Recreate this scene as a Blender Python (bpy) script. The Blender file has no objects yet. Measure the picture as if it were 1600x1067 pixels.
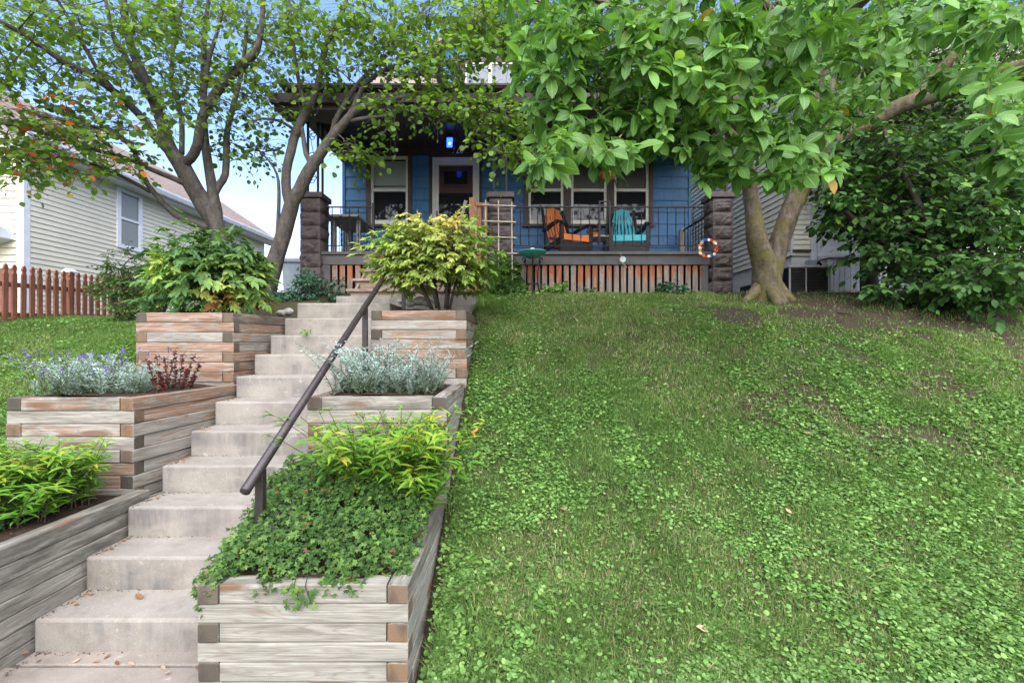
import bpy, bmesh, math, random
import numpy as np
from mathutils import Vector, Matrix
random.seed(7)
RNG = np.random.default_rng(11)
SC = bpy.context.scene
COL = SC.collection
F = 740.0          # focal length in photo pixels (1600 wide)
EYE = 1.55

def P(x, y, d):
    return np.array([(x - 800) / F * d, d, EYE + (533 - y) / F * d])

# ------------------------------------------------------------------ objects
BASE = {}
def setp(o, label=None, cat=None, group=None, kind=None):
    if label: o['label'] = label
    if cat: o['category'] = cat
    if group: o['group'] = group
    if kind: o['kind'] = kind
    return o
def thing(name, loc, label, cat, group=None):
    o = bpy.data.objects.new(name, None); COL.objects.link(o)
    o.location = loc; o.empty_display_size = .2
    BASE[o.name] = np.array(loc, float)
    return setp(o, label, cat, group)
def link(name, me, parent=None, smooth=False):
    o = bpy.data.objects.new(name, me); COL.objects.link(o)
    if parent is not None:
        o.parent = parent
    if smooth:
        me.polygons.foreach_set('use_smooth', [True] * len(me.polygons))
    return o
def base_of(o):
    b = np.zeros(3)
    while o is not None:
        if o.name in BASE: b = b + BASE[o.name]
        o = o.parent
    return b
class MB:
    def __init__(s): s.v = []; s.f = []; s.m = []
    def add(s, vs, fs, mi=0):
        n = len(s.v); s.v += [tuple(v) for v in vs]
        for f in fs: s.f.append(tuple(i + n for i in f)); s.m.append(mi)
    def box(s, x0, x1, y0, y1, z0, z1, mi=0):
        s.add([(x0,y0,z0),(x1,y0,z0),(x1,y1,z0),(x0,y1,z0),(x0,y0,z1),(x1,y0,z1),(x1,y1,z1),(x0,y1,z1)],
              [(0,3,2,1),(4,5,6,7),(0,1,5,4),(1,2,6,5),(2,3,7,6),(3,0,4,7)], mi)
    def cbox(s, x0, x1, y0, y1, z0, z1, c=.006, mi=0):
        bm = bmesh.new(); bmesh.ops.create_cube(bm, size=1)
        for v in bm.verts:
            v.co = Vector((x0 + (v.co.x+.5)*(x1-x0), y0 + (v.co.y+.5)*(y1-y0), z0 + (v.co.z+.5)*(z1-z0)))
        bmesh.ops.bevel(bm, geom=bm.edges[:], offset=c, segments=2, affect='EDGES', profile=.5)
        bm.verts.index_update()
        s.add([v.co for v in bm.verts], [[v.index for v in f.verts] for f in bm.faces], mi); bm.free()
    def bar(s, p, q, w, h, up=(0,0,1), mi=0):
        p = Vector(p); q = Vector(q); d = (q-p).normalized(); u = Vector(up)
        if abs(d.dot(u)) > .98: u = Vector((0,1,0))
        a = d.cross(u).normalized()*w/2; b = a.cross(d).normalized()*h/2
        vs = [p-a-b,p+a-b,p+a+b,p-a+b,q-a-b,q+a-b,q+a+b,q-a+b]
        s.add(vs, [(0,1,2,3),(7,6,5,4),(0,4,5,1),(1,5,6,2),(2,6,7,3),(3,7,4,0)], mi)
    def tube(s, pts, rad, n=8, mi=0, cap=True, wob=None):
        pts = [Vector(p) for p in pts]; k = len(pts)
        if not hasattr(rad, '__len__'): rad = [rad]*k
        t0 = (pts[1]-pts[0]).normalized()
        a = t0.cross(Vector((0,1,0)) if abs(t0.y) < .9 else Vector((1,0,0))).normalized()
        vs = []
        for i in range(k):
            t = (pts[min(i+1,k-1)]-pts[max(i-1,0)]).normalized()
            a = (a - t*a.dot(t)).normalized(); b = t.cross(a)
            for j in range(n):
                th = 2*math.pi*j/n; r = rad[i]
                if wob: r *= 1 + wob*math.sin(3*th+i*.9)*.5 + wob*random.uniform(-.5,.5)
                vs.append(pts[i] + (a*math.cos(th)+b*math.sin(th))*r)
        fs = []
        for i in range(k-1):
            for j in range(n):
                fs.append((i*n+j, i*n+(j+1)%n, (i+1)*n+(j+1)%n, (i+1)*n+j))
        if cap:
            fs.append(tuple(range(n-1,-1,-1))); fs.append(tuple((k-1)*n+j for j in range(n)))
        s.add(vs, fs, mi)
    def lathe(s, c, prof, n=24, mi=0):
        c = Vector(c); vs = []; k = len(prof)
        for r, z in prof:
            for j in range(n):
                th = 2*math.pi*j/n
                vs.append(c + Vector((r*math.cos(th), r*math.sin(th), z)))
        fs = [(i*n+j, i*n+(j+1)%n, (i+1)*n+(j+1)%n, (i+1)*n+j) for i in range(k-1) for j in range(n)]
        s.add(vs, fs, mi)
    def prism(s, poly, axis, a, b, mi=0):
        # poly: list of 2D points; axis 0/1/2 extruded from a to b
        def mk(p, t):
            if axis == 0: return (t, p[0], p[1])
            if axis == 1: return (p[0], t, p[1])
            return (p[0], p[1], t)
        n = len(poly)
        vs = [mk(p, a) for p in poly] + [mk(p, b) for p in poly]
        fs = [tuple(range(n-1,-1,-1)), tuple(range(n, 2*n))] + [(i,(i+1)%n,n+(i+1)%n,n+i) for i in range(n)]
        s.add(vs, fs, mi)
    def build(s, name, mats, parent=None, smooth=False, at=None):
        me = bpy.data.meshes.new(name)
        b = base_of(parent) if parent is not None else np.zeros(3)
        if at is not None: b = b + np.array(at)
        v = np.array(s.v, float) - b
        me.from_pydata(v.tolist(), [], s.f)
        for m in (mats if isinstance(mats, (list, tuple)) else [mats]): me.materials.append(m)
        me.polygons.foreach_set('material_index', s.m)
        bm = bmesh.new(); bm.from_mesh(me); bmesh.ops.recalc_face_normals(bm, faces=bm.faces[:]); bm.to_mesh(me); bm.free()
        me.update()
        o = link(name, me, parent, smooth)
        if at is not None: o.location = at
        return o
def copy_child(src, parent, loc=None):
    c = src.copy(); COL.objects.link(c); c.parent = parent
    if loc is not None: c.location = loc
    return c

# ------------------------------------------------------------------ numpy helpers
_perm = np.random.default_rng(5).random(4096)
def _h(ix, iy, seed):
    return _perm[((ix*374761 + iy*668265 + seed*9187) ^ ((ix*127+iy*311) >> 3)) % 4096]
def vnoise(x, y, seed=0):
    x = np.asarray(x, float); y = np.asarray(y, float)
    ix = np.floor(x).astype(np.int64); iy = np.floor(y).astype(np.int64)
    fx = x-ix; fy = y-iy; fx = fx*fx*(3-2*fx); fy = fy*fy*(3-2*fy)
    a = _h(ix,iy,seed)*(1-fx)+_h(ix+1,iy,seed)*fx
    b = _h(ix,iy+1,seed)*(1-fx)+_h(ix+1,iy+1,seed)*fx
    return a*(1-fy)+b*fy
def fbm(x, y, seed=0, o=3):
    s = 0; a = .5; t = 0
    for i in range(o):
        s = s + a*vnoise(np.asarray(x)*2**i, np.asarray(y)*2**i, seed+i); t += a; a *= .5
    return s/t
def sstep(a, b, x):
    t = np.clip((np.asarray(x, float)-a)/(b-a), 0, 1); return t*t*(3-2*t)
def norm(v): return v/np.maximum(np.linalg.norm(v, axis=-1, keepdims=True), 1e-9)

def np_mesh(name, verts, quads, mat, parent=None, uv=None, tint=None, smooth=True):
    k = quads.shape[1]; nf = len(quads)
    me = bpy.data.meshes.new(name)
    b = base_of(parent) if parent is not None else np.zeros(3)
    me.vertices.add(len(verts)); me.vertices.foreach_set('co', (verts-b).astype(np.float32).ravel())
    me.loops.add(nf*k); me.loops.foreach_set('vertex_index', quads.astype(np.int32).ravel())
    me.polygons.add(nf); me.polygons.foreach_set('loop_start', np.arange(0, nf*k, k, dtype=np.int32))
    me.update(calc_edges=True)
    if uv is not None:
        l = me.uv_layers.new(name='UVMap'); l.data.foreach_set('uv', uv[quads.ravel()].astype(np.float32).ravel())
    if tint is not None:
        a = me.attributes.new('tint', 'FLOAT', 'POINT'); a.data.foreach_set('value', tint.astype(np.float32))
    if smooth: me.polygons.foreach_set('use_smooth', np.ones(nf, dtype=bool))
    me.materials.append(mat)
    return link(name, me, parent)

ROUND = [(0,.14),(.22,.44),(.5,.5),(.78,.34),(1,.03)]
OVAL = [(0,.06),(.3,.42),(.62,.46),(1,.03)]
SIMPLE = [(0,.10),(.48,.5),(1,.04)]
LANCE = [(0,.08),(.35,.5),(.7,.32),(1,.02)]
MAGN = [(0,.05),(.16,.26),(.36,.43),(.58,.5),(.78,.40),(.92,.17),(1,.02)]
DISC = [(0,.18),(.3,.5),(.7,.48),(1,.16)]
def leaf_arrays(Pt, D, N, L, W, st=OVAL, fold=.25, c=.3, tint=None):
    n = len(Pt); D = norm(D); S = norm(np.cross(D, N)); N = np.cross(S, D)
    L = np.broadcast_to(np.asarray(L, float), (n,)); W = np.broadcast_to(np.asarray(W, float), (n,))
    c = np.broadcast_to(np.asarray(c, float), (n,)) + 1e-4; fold = np.broadcast_to(np.asarray(fold, float), (n,))
    k = len(st); V = np.zeros((n, k, 3, 3)); UV = np.zeros((n, k, 3, 2))
    for i, (u, w) in enumerate(st):
        a = c*u
        ax = np.sin(a)/c*L; az = -(1-np.cos(a))/c*L
        mid = Pt + D*ax[:,None] + N*az[:,None]
        hw = (W*w)[:,None]
        V[:,i,1] = mid
        V[:,i,0] = mid - S*hw + N*hw*fold[:,None]
        V[:,i,2] = mid + S*hw + N*hw*fold[:,None]
        UV[:,i,0] = (u, 0); UV[:,i,1] = (u, .5); UV[:,i,2] = (u, 1)
    q = []
    for i in range(k-1):
        q += [(i*3, i*3+1, i*3+4, i*3+3), (i*3+1, i*3+2, i*3+5, i*3+4)]
    q = np.array(q); Q = (q[None] + (np.arange(n)*k*3)[:,None,None]).reshape(-1, 4)
    if tint is None: tint = RNG.random(n)
    T = np.repeat(tint, k*3)
    return V.reshape(-1,3), Q, UV.reshape(-1,2), T
def merge(parts):
    vs, qs, us, ts = [], [], [], []; o = 0
    for v, q, u, t in parts:
        vs.append(v); qs.append(q+o); us.append(u); ts.append(t); o += len(v)
    return np.concatenate(vs), np.concatenate(qs), np.concatenate(us), np.concatenate(ts)
def foliage(name, parts, mat, parent):
    v, q, u, t = merge(parts)
    return np_mesh(name, v, q, mat, parent, u, t)
def rdir(n, zmin=-1, zmax=1):
    z = RNG.uniform(zmin, zmax, n); a = RNG.uniform(0, 2*np.pi, n); r = np.sqrt(np.maximum(0, 1-z*z))
    return np.stack([r*np.cos(a), r*np.sin(a), z], 1)

# ------------------------------------------------------------------ materials
class NT:
    def __init__(s, name):
        s.m = bpy.data.materials.new(name); s.m.use_nodes = True; s.t = s.m.node_tree; s.t.nodes.clear()
        s.out = s.n('ShaderNodeOutputMaterial')
    def n(s, t, **kw):
        nd = s.t.nodes.new(t)
        for k, v in kw.items():
            if isinstance(v, dict): pass
            setattr(nd, k, v)
        return nd
    def l(s, a, b): s.t.links.new(a, b)
    def noise(s, vec, scale, detail=3, rough=.55, dist=0):
        nd = s.n('ShaderNodeTexNoise'); nd.inputs['Scale'].default_value = scale; nd.inputs['Detail'].default_value = detail
        nd.inputs['Roughness'].default_value = rough; nd.inputs['Distortion'].default_value = dist
        s.l(vec, nd.inputs['Vector']); return nd.outputs['Fac']
    def mapping(s, vec, scale=(1,1,1), loc=None):
        nd = s.n('ShaderNodeMapping'); nd.inputs['Scale'].default_value = scale; s.l(vec, nd.inputs['Vector'])
        if loc is not None: s.l(loc, nd.inputs['Location'])
        return nd.outputs['Vector']
    def ramp(s, fac, stops):
        nd = s.n('ShaderNodeValToRGB'); cr = nd.color_ramp
        while len(cr.elements) < len(stops): cr.elements.new(.5)
        for e, (p, c) in zip(cr.elements, stops): e.position = p; e.color = (*c, 1) if len(c) == 3 else c
        s.l(fac, nd.inputs['Fac']); return nd.outputs['Color']
    def mix(s, fac, a, b, mode='MIX'):
        nd = s.n('ShaderNodeMix'); nd.data_type = 'RGBA'; nd.blend_type = mode
        for sock, v in ((nd.inputs[0], fac), (nd.inputs[6], a), (nd.inputs[7], b)):
            if isinstance(v, (int, float)): sock.default_value = v
            elif isinstance(v, tuple): sock.default_value = (*v, 1)
            else: s.l(v, sock)
        return nd.outputs[2]
    def math(s, op, a, b=0.0, clamp=False):
        nd = s.n('ShaderNodeMath'); nd.operation = op; nd.use_clamp = clamp
        for sock, v in ((nd.inputs[0], a), (nd.inputs[1], b)):
            if isinstance(v, (int, float)): sock.default_value = v
            else: s.l(v, sock)
        return nd.outputs[0]
    def mr(s, v, a, b, c=0., d=1.):
        nd = s.n('ShaderNodeMapRange'); s.l(v, nd.inputs[0])
        for i, x in enumerate((a, b, c, d)): nd.inputs[i+1].default_value = x
        return nd.outputs[0]
    def bump(s, h, strength=.3, dist=.01):
        nd = s.n('ShaderNodeBump'); nd.inputs['Strength'].default_value = strength; nd.inputs['Distance'].default_value = dist
        s.l(h, nd.inputs['Height']); return nd.outputs['Normal']
    def pbsdf(s, col, rough=.6, normal=None, metal=0, spec=.5, **kw):
        nd = s.n('ShaderNodeBsdfPrincipled')
        if isinstance(col, tuple): nd.inputs['Base Color'].default_value = (*col, 1)
        else: s.l(col, nd.inputs['Base Color'])
        if isinstance(rough, (int, float)): nd.inputs['Roughness'].default_value = rough
        else: s.l(rough, nd.inputs['Roughness'])
        nd.inputs['Metallic'].default_value = metal; nd.inputs['Specular IOR Level'].default_value = spec
        for k, v in kw.items(): nd.inputs[k.replace('_', ' ')].default_value = v
        if normal is not None: s.l(normal, nd.inputs['Normal'])
        return nd.outputs['BSDF']
    def done(s, sh): s.l(sh, s.out.inputs['Surface']); return s.m
    def obj(s): return s.n('ShaderNodeTexCoord').outputs['Object']
    def pos(s): return s.n('ShaderNodeNewGeometry').outputs['Position']

def paint(name, c1, c2=None, scale=6, rough=.55, bump=.15, bscale=40, stretch=(1,1,1), metal=0, spec=.4, lo=.35, hi=.65):
    t = NT(name); v = t.mapping(t.pos(), stretch)
    f = t.noise(v, scale, 5)
    c2 = c2 or tuple(x*.8 for x in c1)
    col = t.ramp(f, [(lo, c2), (hi, c1)])
    nb = t.noise(v, bscale, 3)
    return t.done(t.pbsdf(col, rough, t.bump(nb, bump, .01), metal, spec))
def emis(name, c, st):
    t = NT(name); e = t.n('ShaderNodeEmission'); e.inputs[0].default_value = (*c, 1); e.inputs[1].default_value = st
    return t.done(e.outputs[0])
def leafmat(name, stops, rough=.42, trans=.3, spec=.35, midrib=None, nvar=.25, nscale=1.3, tcol=1.25):
    t = NT(name)
    a = t.n('ShaderNodeAttribute'); a.attribute_name = 'tint'
    col = t.ramp(a.outputs['Fac'], stops)
    nz = t.noise(t.pos(), nscale, 2)
    k = t.mr(nz, .3, .7, 1-nvar, 1+nvar)
    vm = t.n('ShaderNodeVectorMath'); vm.operation = 'SCALE'; t.l(col, vm.inputs[0]); t.l(k, vm.inputs['Scale'])
    col = vm.outputs[0]
    if midrib:
        uv = t.n('ShaderNodeUVMap'); sp = t.n('ShaderNodeSeparateXYZ'); t.l(uv.outputs[0], sp.inputs[0])
        d = t.math('ABSOLUTE', t.math('SUBTRACT', sp.outputs[1], .5))
        mr = t.mr(d, .0, .06, 1., 0.)
        # side veins
        w = t.math('SINE', t.math('MULTIPLY', t.math('SUBTRACT', sp.outputs[0], t.math('MULTIPLY', d, .55)), 52.))
        vein = t.math('MULTIPLY', t.mr(w, .75, 1., 0., .35), 1.0)
        ed = t.mr(d, .44, .5, 0., .45)
        m = t.math('MAXIMUM', t.math('MULTIPLY', mr, .7), t.math('MAXIMUM', vein, ed))
        col = t.mix(m, col, midrib)
    b = t.pbsdf(col, rough, None, 0, spec)
    tr = t.n('ShaderNodeBsdfTranslucent')
    vm2 = t.n('ShaderNodeVectorMath'); vm2.operation = 'MULTIPLY'; t.l(col, vm2.inputs[0]); vm2.inputs[1].default_value = (tcol*1.15, tcol*1.2, tcol*.6)
    t.l(vm2.outputs[0], tr.inputs[0])
    mx = t.n('ShaderNodeMixShader'); mx.inputs[0].default_value = trans
    t.l(b, mx.inputs[1]); t.l(tr.outputs[0], mx.inputs[2])
    return t.done(mx.outputs[0])
def wood_timber():
    t = NT('weathered_timber'); o = t.obj()
    oi = t.n('ShaderNodeObjectInfo')
    off = t.n('ShaderNodeVectorMath'); off.operation = 'SCALE'; cmb = t.n('ShaderNodeCombineXYZ')
    for i in range(3): t.l(oi.outputs['Random'], cmb.inputs[i])
    t.l(cmb.outputs[0], off.inputs[0]); off.inputs['Scale'].default_value = 37.
    of = off.outputs[0]
    sc = t.n('ShaderNodeSeparateColor'); t.l(oi.outputs['Color'], sc.inputs[0])
    tone = t.noise(t.mapping(o, (2.4, 20, 20), of), 1., 5, .65, .7)
    base = t.ramp(tone, [(.30, (.125,.108,.087)), (.44, (.225,.203,.172)), (.56, (.305,.28,.243)), (.72, (.39,.37,.33))])
    base = t.mix(t.mr(oi.outputs['Random'], 0, 1, 0., .35), base, (.30,.27,.225))
    c = t.mix(t.math('MULTIPLY', sc.outputs[2], .5), base, (.26,.275,.215))
    # growth rings cut lengthwise: long contour lines that bend round the knots
    vo = t.n('ShaderNodeTexVoronoi'); vo.feature = 'F1'; t.l(t.mapping(o, (1.7, 8, 8), of), vo.inputs['Vector']); vo.inputs['Scale'].default_value = 1.
    kd = t.mr(vo.outputs['Distance'], .0, .42, 1., 0.)
    wv = t.math('ADD', t.noise(t.mapping(o, (.8, 8, 8), of), 1., 3, .5), t.math('MULTIPLY', t.math('POWER', kd, 2.), .30))
    ln = t.math('SINE', t.math('MULTIPLY', wv, 120.))
    fine = t.noise(t.mapping(o, (4, 170, 170), of), 1., 3, .6)
    # remains of the orange stain
    p = t.noise(t.mapping(o, (3.2, 15, 15), of), 1., 5, .62, 1.4)
    pm = t.math('ADD', p, t.math('SUBTRACT', t.math('MULTIPLY', sc.outputs[0], .42), .22))
    st = t.math('MULTIPLY', t.mr(pm, .51, .585), t.mr(fine, .3, .62, 1., .35))
    oc = t.ramp(fine, [(.3, (.17,.065,.025)), (.7, (.37,.16,.062))])
    c = t.mix(st, c, oc)
    c = t.mix(t.mr(ln, .3, 1., 0., .34), c, (.13,.10,.075))
    c = t.mix(t.mr(fine, .32, .50, .45, 0.), c, (.13,.11,.09))
    c = t.mix(t.mr(fine, .56, .72, .0, .35), c, (.50,.48,.44))
    # mildew, heaviest in patches
    d = t.noise(t.mapping(o, (1.6, 10, 10), of), 1.7, 6, .72)
    dm = t.math('ADD', d, t.math('SUBTRACT', t.math('MULTIPLY', sc.outputs[1], .5), .3))
    c = t.mix(t.math('MULTIPLY', t.mr(dm, .44, .64), .8), c, (.085,.077,.062))
    # knots and drying cracks
    c = t.mix(t.mr(vo.outputs['Distance'], .15, .25, .85, 0.), c, (.15,.08,.042))
    ck = t.noise(t.mapping(o, (1.1, 60, 60), of), 1., 2, .4)
    c = t.mix(t.mr(ck, .22, .27, .85, 0.), c, (.05,.042,.034))
    h = t.math('ADD', fine, t.math('MULTIPLY', t.mr(ck, .2, .3), 1.5))
    return t.done(t.pbsdf(c, .85, t.bump(h, .5, .006), 0, .2))
def wood_end():
    t = NT('timber_end_grain'); o = t.obj(); oi = t.n('ShaderNodeObjectInfo')
    sp = t.n('ShaderNodeSeparateXYZ'); t.l(o, sp.inputs[0])
    r = t.math('SQRT', t.math('ADD', t.math('POWER', t.math('ADD', sp.outputs[1], .012), 2.), t.math('POWER', t.math('SUBTRACT', sp.outputs[2], .008), 2.)))
    n = t.noise(o, 30, 3)
    w = t.math('SINE', t.math('ADD', t.math('MULTIPLY', r, 900.), t.math('MULTIPLY', n, 6.)))
    a = t.ramp(oi.outputs['Random'], [(0, (.085,.073,.058)), (.45, (.15,.12,.09)), (.75,(.205,.14,.09)), (1, (.26,.145,.075))])
    c = t.mix(t.mr(w, -1, 1, 0., .45), a, (.04,.032,.024))
    c = t.mix(t.mr(t.noise(o, 14, 4), .45, .7, 0, .6), c, (.05,.045,.04))
    return t.done(t.pbsdf(c, .9, t.bump(w, .3, .003), 0, .15))
def concrete(name='concrete', c1=(.40,.375,.345), c2=(.30,.28,.255)):
    t = NT(name); p = t.pos()
    a = t.noise(p, 3.2, 5, .6); s = t.noise(p, 160, 2); m = t.noise(p, 22, 4)
    c = t.ramp(a, [(.3, c2), (.7, c1)])
    c = t.mix(t.mr(s, .62, .72, 0., .55), c, (.55,.52,.49))
    c = t.mix(t.mr(s, .38, .28, 0., .5), c, (.16,.15,.135))
    c = t.mix(t.mr(m, .3, .7, 0, .25), c, tuple(x*.75 for x in c2))
    # dark rain streaks on the upright faces
    geo = t.n('ShaderNodeNewGeometry'); spn = t.n('ShaderNodeSeparateXYZ'); t.l(geo.outputs['Normal'], spn.inputs[0])
    up = t.mr(t.math('ABSOLUTE', spn.outputs[2]), .3, .6, 1., 0.)
    st = t.noise(t.mapping(p, (9, 9, 1.8)), 1., 5, .7)
    big = t.noise(t.mapping(p, (2.2, 2.2, 5.5)), 1., 3)
    k = t.math('MULTIPLY', t.math('MULTIPLY', t.mr(st, .34, .64), t.mr(big, .38, .6)), up)
    c = t.mix(t.math('MULTIPLY', k, .8), c, (.10,.095,.095))
    blot = t.noise(p, 6, 5, .7)
    c = t.mix(t.mr(blot, .54, .70, 0., .6), c, (.17,.145,.12))
    li = t.noise(p, 11, 6, .75); c = t.mix(t.mr(li, .60, .68, 0., .5), c, (.42,.40,.37))
    return t.done(t.pbsdf(c, .88, t.bump(t.math('ADD', s, m), .35, .004), 0, .25))
def siding_mat(name, c1, c2):
    t = NT(name); p = t.pos()
    a = t.noise(p, 2.5, 4); b = t.noise(t.mapping(p, (3, 3, 30)), 1., 4, .7)
    c = t.ramp(a, [(.3, c2), (.7, c1)])
    c = t.mix(t.mr(b, .55, .8, 0., .25), c, tuple(x*.7 for x in c2))
    return t.done(t.pbsdf(c, .5, t.bump(t.noise(t.mapping(p, (2,2,60)), 1., 2), .1, .003), 0, .3))
def blue_shingle():
    t = NT('blue_shingle'); p = t.pos()
    a = t.noise(p, 2.2, 5, .6); b = t.noise(t.mapping(p, (55, 55, 2.5)), 1., 3, .6)
    c = t.ramp(a, [(.3, (.042,.13,.26)), (.7, (.06,.175,.345))])
    c = t.mix(t.mr(b, .35, .75, 0., .5), c, (.085,.22,.40))
    br = t.n('ShaderNodeTexBrick'); br.inputs['Scale'].default_value = 1.; br.inputs['Mortar Size'].default_value = .004
    br.inputs['Brick Width'].default_value = .30; br.inputs['Row Height'].default_value = .2215
    sp = t.n('ShaderNodeSeparateXYZ'); t.l(p, sp.inputs[0]); cm = t.n('ShaderNodeCombineXYZ')
    t.l(sp.outputs[0], cm.inputs[0]); t.l(t.math('SUBTRACT', sp.outputs[2], 2.88), cm.inputs[1]); t.l(cm.outputs[0], br.inputs['Vector'])
    c = t.mix(t.math('MULTIPLY', br.outputs['Fac'], .55), c, (.012,.03,.07))
    return t.done(t.pbsdf(c, .5, t.bump(b, .25, .004), 0, .3))
def bark(name, c1, c2, c3, lich, lamt=.5, ring=8):
    t = NT(name); p = t.pos()
    a = t.noise(t.mapping(p, (9, 9, 4)), 1.6, 6, .68, .4); b = t.noise(t.mapping(p, (ring, ring, 38)), 1., 4, .65)
    c = t.ramp(a, [(.3, c1), (.5, c2), (.72, c3)])
    c = t.mix(t.mr(b, .55, .75, 0, .5), c, c1)
    l = t.noise(p, 2.6, 5, .62); l2 = t.noise(p, 40, 3)
    c = t.mix(t.math('MULTIPLY', t.mr(l, .44, .58, 0., lamt), t.mr(l2, .35, .6)), c, lich)
    return t.done(t.pbsdf(c, .85, t.bump(t.math('ADD', a, t.math('MULTIPLY', b, .6)), .7, .02), 0, .2))
def roofmat(name, c1, c2):
    t = NT(name); p = t.pos()
    br = t.n('ShaderNodeTexBrick'); br.inputs['Scale'].default_value = 1.; br.inputs['Mortar Size'].default_value = .008
    br.inputs['Brick Width'].default_value = .3; br.inputs['Row Height'].default_value = .11
    br.inputs['Color1'].default_value = (*c1, 1); br.inputs['Color2'].default_value = (*c2, 1); br.inputs['Mortar'].default_value = (*[x*.45 for x in c2], 1)
    sp = t.n('ShaderNodeSeparateXYZ'); t.l(p, sp.inputs[0]); cm = t.n('ShaderNodeCombineXYZ')
    t.l(t.math('ADD', sp.outputs[1], sp.outputs[0]), cm.inputs[0]); t.l(sp.outputs[2], cm.inputs[1]); t.l(cm.outputs[0], br.inputs['Vector'])
    n = t.noise(p, 1.5, 4); g = t.noise(p, 120, 2)
    c = t.mix(t.mr(n, .35, .7, 0, .4), br.outputs['Color'], tuple(x*.7 for x in c1))
    c = t.mix(t.mr(g, .4, .7, 0, .35), c, tuple(min(1, x*1.5) for x in c1))
    return t.done(t.pbsdf(c, .9, t.bump(g, .3, .004), 0, .2))
def glass(name, c=(.015,.016,.02), ior=1.75):
    t = NT(name)
    n = t.noise(t.pos(), 1.4, 2)
    return t.done(t.pbsdf(c, .03, t.bump(n, .06, .02), 0, .5, IOR=ior))
def stained_board():
    t = NT('stained_skirt_board'); p = t.pos(); oi = t.n('ShaderNodeObjectInfo')
    off = t.n('ShaderNodeCombineXYZ'); t.l(t.math('MULTIPLY', oi.outputs['Random'], 50.), off.inputs[2])
    v = t.mapping(p, (40, 40, 2.2), off.outputs[0])
    g = t.noise(v, 1., 5, .6, .5)
    sp = t.n('ShaderNodeSeparateXYZ'); t.l(p, sp.inputs[0])
    n = t.noise(t.mapping(p, (12, 12, 3), off.outputs[0]), 1., 5, .65)
    # old stain has lasted best towards the top of each board
    k = t.math('ADD', t.mr(sp.outputs[2], 2.25, 2.80, -.22, .22), t.math('ADD', n, t.mr(oi.outputs['Random'], 0, 1, -.10, .08)))
    grey = t.ramp(g, [(.3, (.15,.12,.10)), (.7, (.30,.25,.215))])
    orange = t.ramp(g, [(.3, (.19,.06,.025)), (.7, (.37,.145,.06))])
    c = t.mix(t.mr(k, .42, .60), grey, orange)
    fl = t.noise(t.mapping(p, (26, 26, 20), off.outputs[0]), 1., 3)
    c = t.mix(t.mr(fl, .62, .7, 0, .7), c, (.17,.04,.02))
    return t.done(t.pbsdf(c, .8, t.bump(g, .4, .004), 0, .2))
def soilmat():
    t = NT('garden_soil'); p = t.pos()
    a = t.noise(p, 9, 6, .7); b = t.noise(p, 60, 4, .7)
    c = t.ramp(a, [(.3, (.030,.021,.014)), (.7, (.075,.052,.036))])
    c = t.mix(t.mr(b, .58, .72, 0, .7), c, (.15,.10,.065))
    return t.done(t.pbsdf(c, .95, t.bump(t.math('ADD', a, b), .8, .03), 0, .1))
def groundmat():
    t = NT('lawn_ground'); p = t.pos()
    a = t.noise(p, 3.5, 6, .7); b = t.noise(p, 45, 4, .7)
    at = t.n('ShaderNodeAttribute'); at.attribute_name = 'soil'
    g = t.ramp(a, [(.3, (.035,.042,.016)), (.7, (.08,.085,.034))])
    s = t.ramp(b, [(.3, (.028,.020,.015)), (.7, (.070,.051,.038))])
    m = t.math('ADD', at.outputs['Fac'], t.mr(b, .4, .65, -.3, .3), True)
    c = t.mix(m, g, s)
    return t.done(t.pbsdf(c, .95, t.bump(t.math('ADD', a, b), .6, .02), 0, .1))
def windowshade(name, c, c2):
    t = NT(name); p = t.pos()
    n = t.noise(t.mapping(p, (2, 2, 120)), 1., 2); m = t.noise(p, 3, 3)
    col = t.mix(t.mr(n, .3, .7, 0, .5), c, c2); col = t.mix(t.mr(m, .3, .7, 0, .3), col, tuple(x*.75 for x in c))
    return t.done(t.pbsdf(col, .35, None, 0, .5))

M_TIMBER = wood_timber(); M_END = wood_end(); M_CONC = concrete('concrete', (.315,.287,.248), (.225,.203,.172)); M_CONC2 = concrete('sidewalk_concrete', (.29,.25,.215), (.215,.185,.155))
M_CREAM = siding_mat('cream_vinyl_siding', (.63,.60,.49), (.57,.54,.44)); M_CREAM2 = siding_mat('pale_vinyl_siding', (.72,.70,.58), (.66,.64,.52))
M_BLUE = blue_shingle()
M_BROWN = paint('brown_trim_paint', (.060,.042,.038), (.044,.031,.029), 9, .55, .2, 60)
M_BROWNR = paint('red_brown_trim_paint', (.085,.05,.045), (.06,.036,.033), 9, .55, .2, 60)
M_CEIL = paint('brown_ceiling_paint', (.05,.037,.034), (.038,.028,.026), 5, .5, .15, 60)
M_DECK = paint('dark_grey_deck_paint', (.085,.078,.076), (.06,.056,.056), 7, .6, .2, 70)
M_ROCK = paint('painted_rockface_block', (.088,.066,.062), (.055,.042,.04), 12, .62, .7, 38)
M_WHITE = paint('white_trim_paint', (.66,.645,.62), (.58,.565,.54), 8, .45, .08, 60)
M_WFRAME = paint('off_white_window_frame', (.76,.72,.67), (.66,.62,.57), 7, .45, .08, 60)
M_ALU = paint('white_gutter_metal', (.66,.68,.72), (.58,.60,.64), 6, .35, .05, 60)
M_IRON = paint('black_wrought_iron', (.016,.016,.017), (.010,.010,.010), 20, .5, .2, 90, metal=.3)
M_RAIL = paint('dark_brown_handrail_paint', (.042,.031,.029), (.028,.021,.021), 14, .36, .2, 110, metal=.15, spec=.5)
M_GLASS = glass('dark_window_glass', (.02,.02,.024), 1.36); M_GLASSB = glass('dormer_window_glass', (.10,.115,.14), 1.5)
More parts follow.
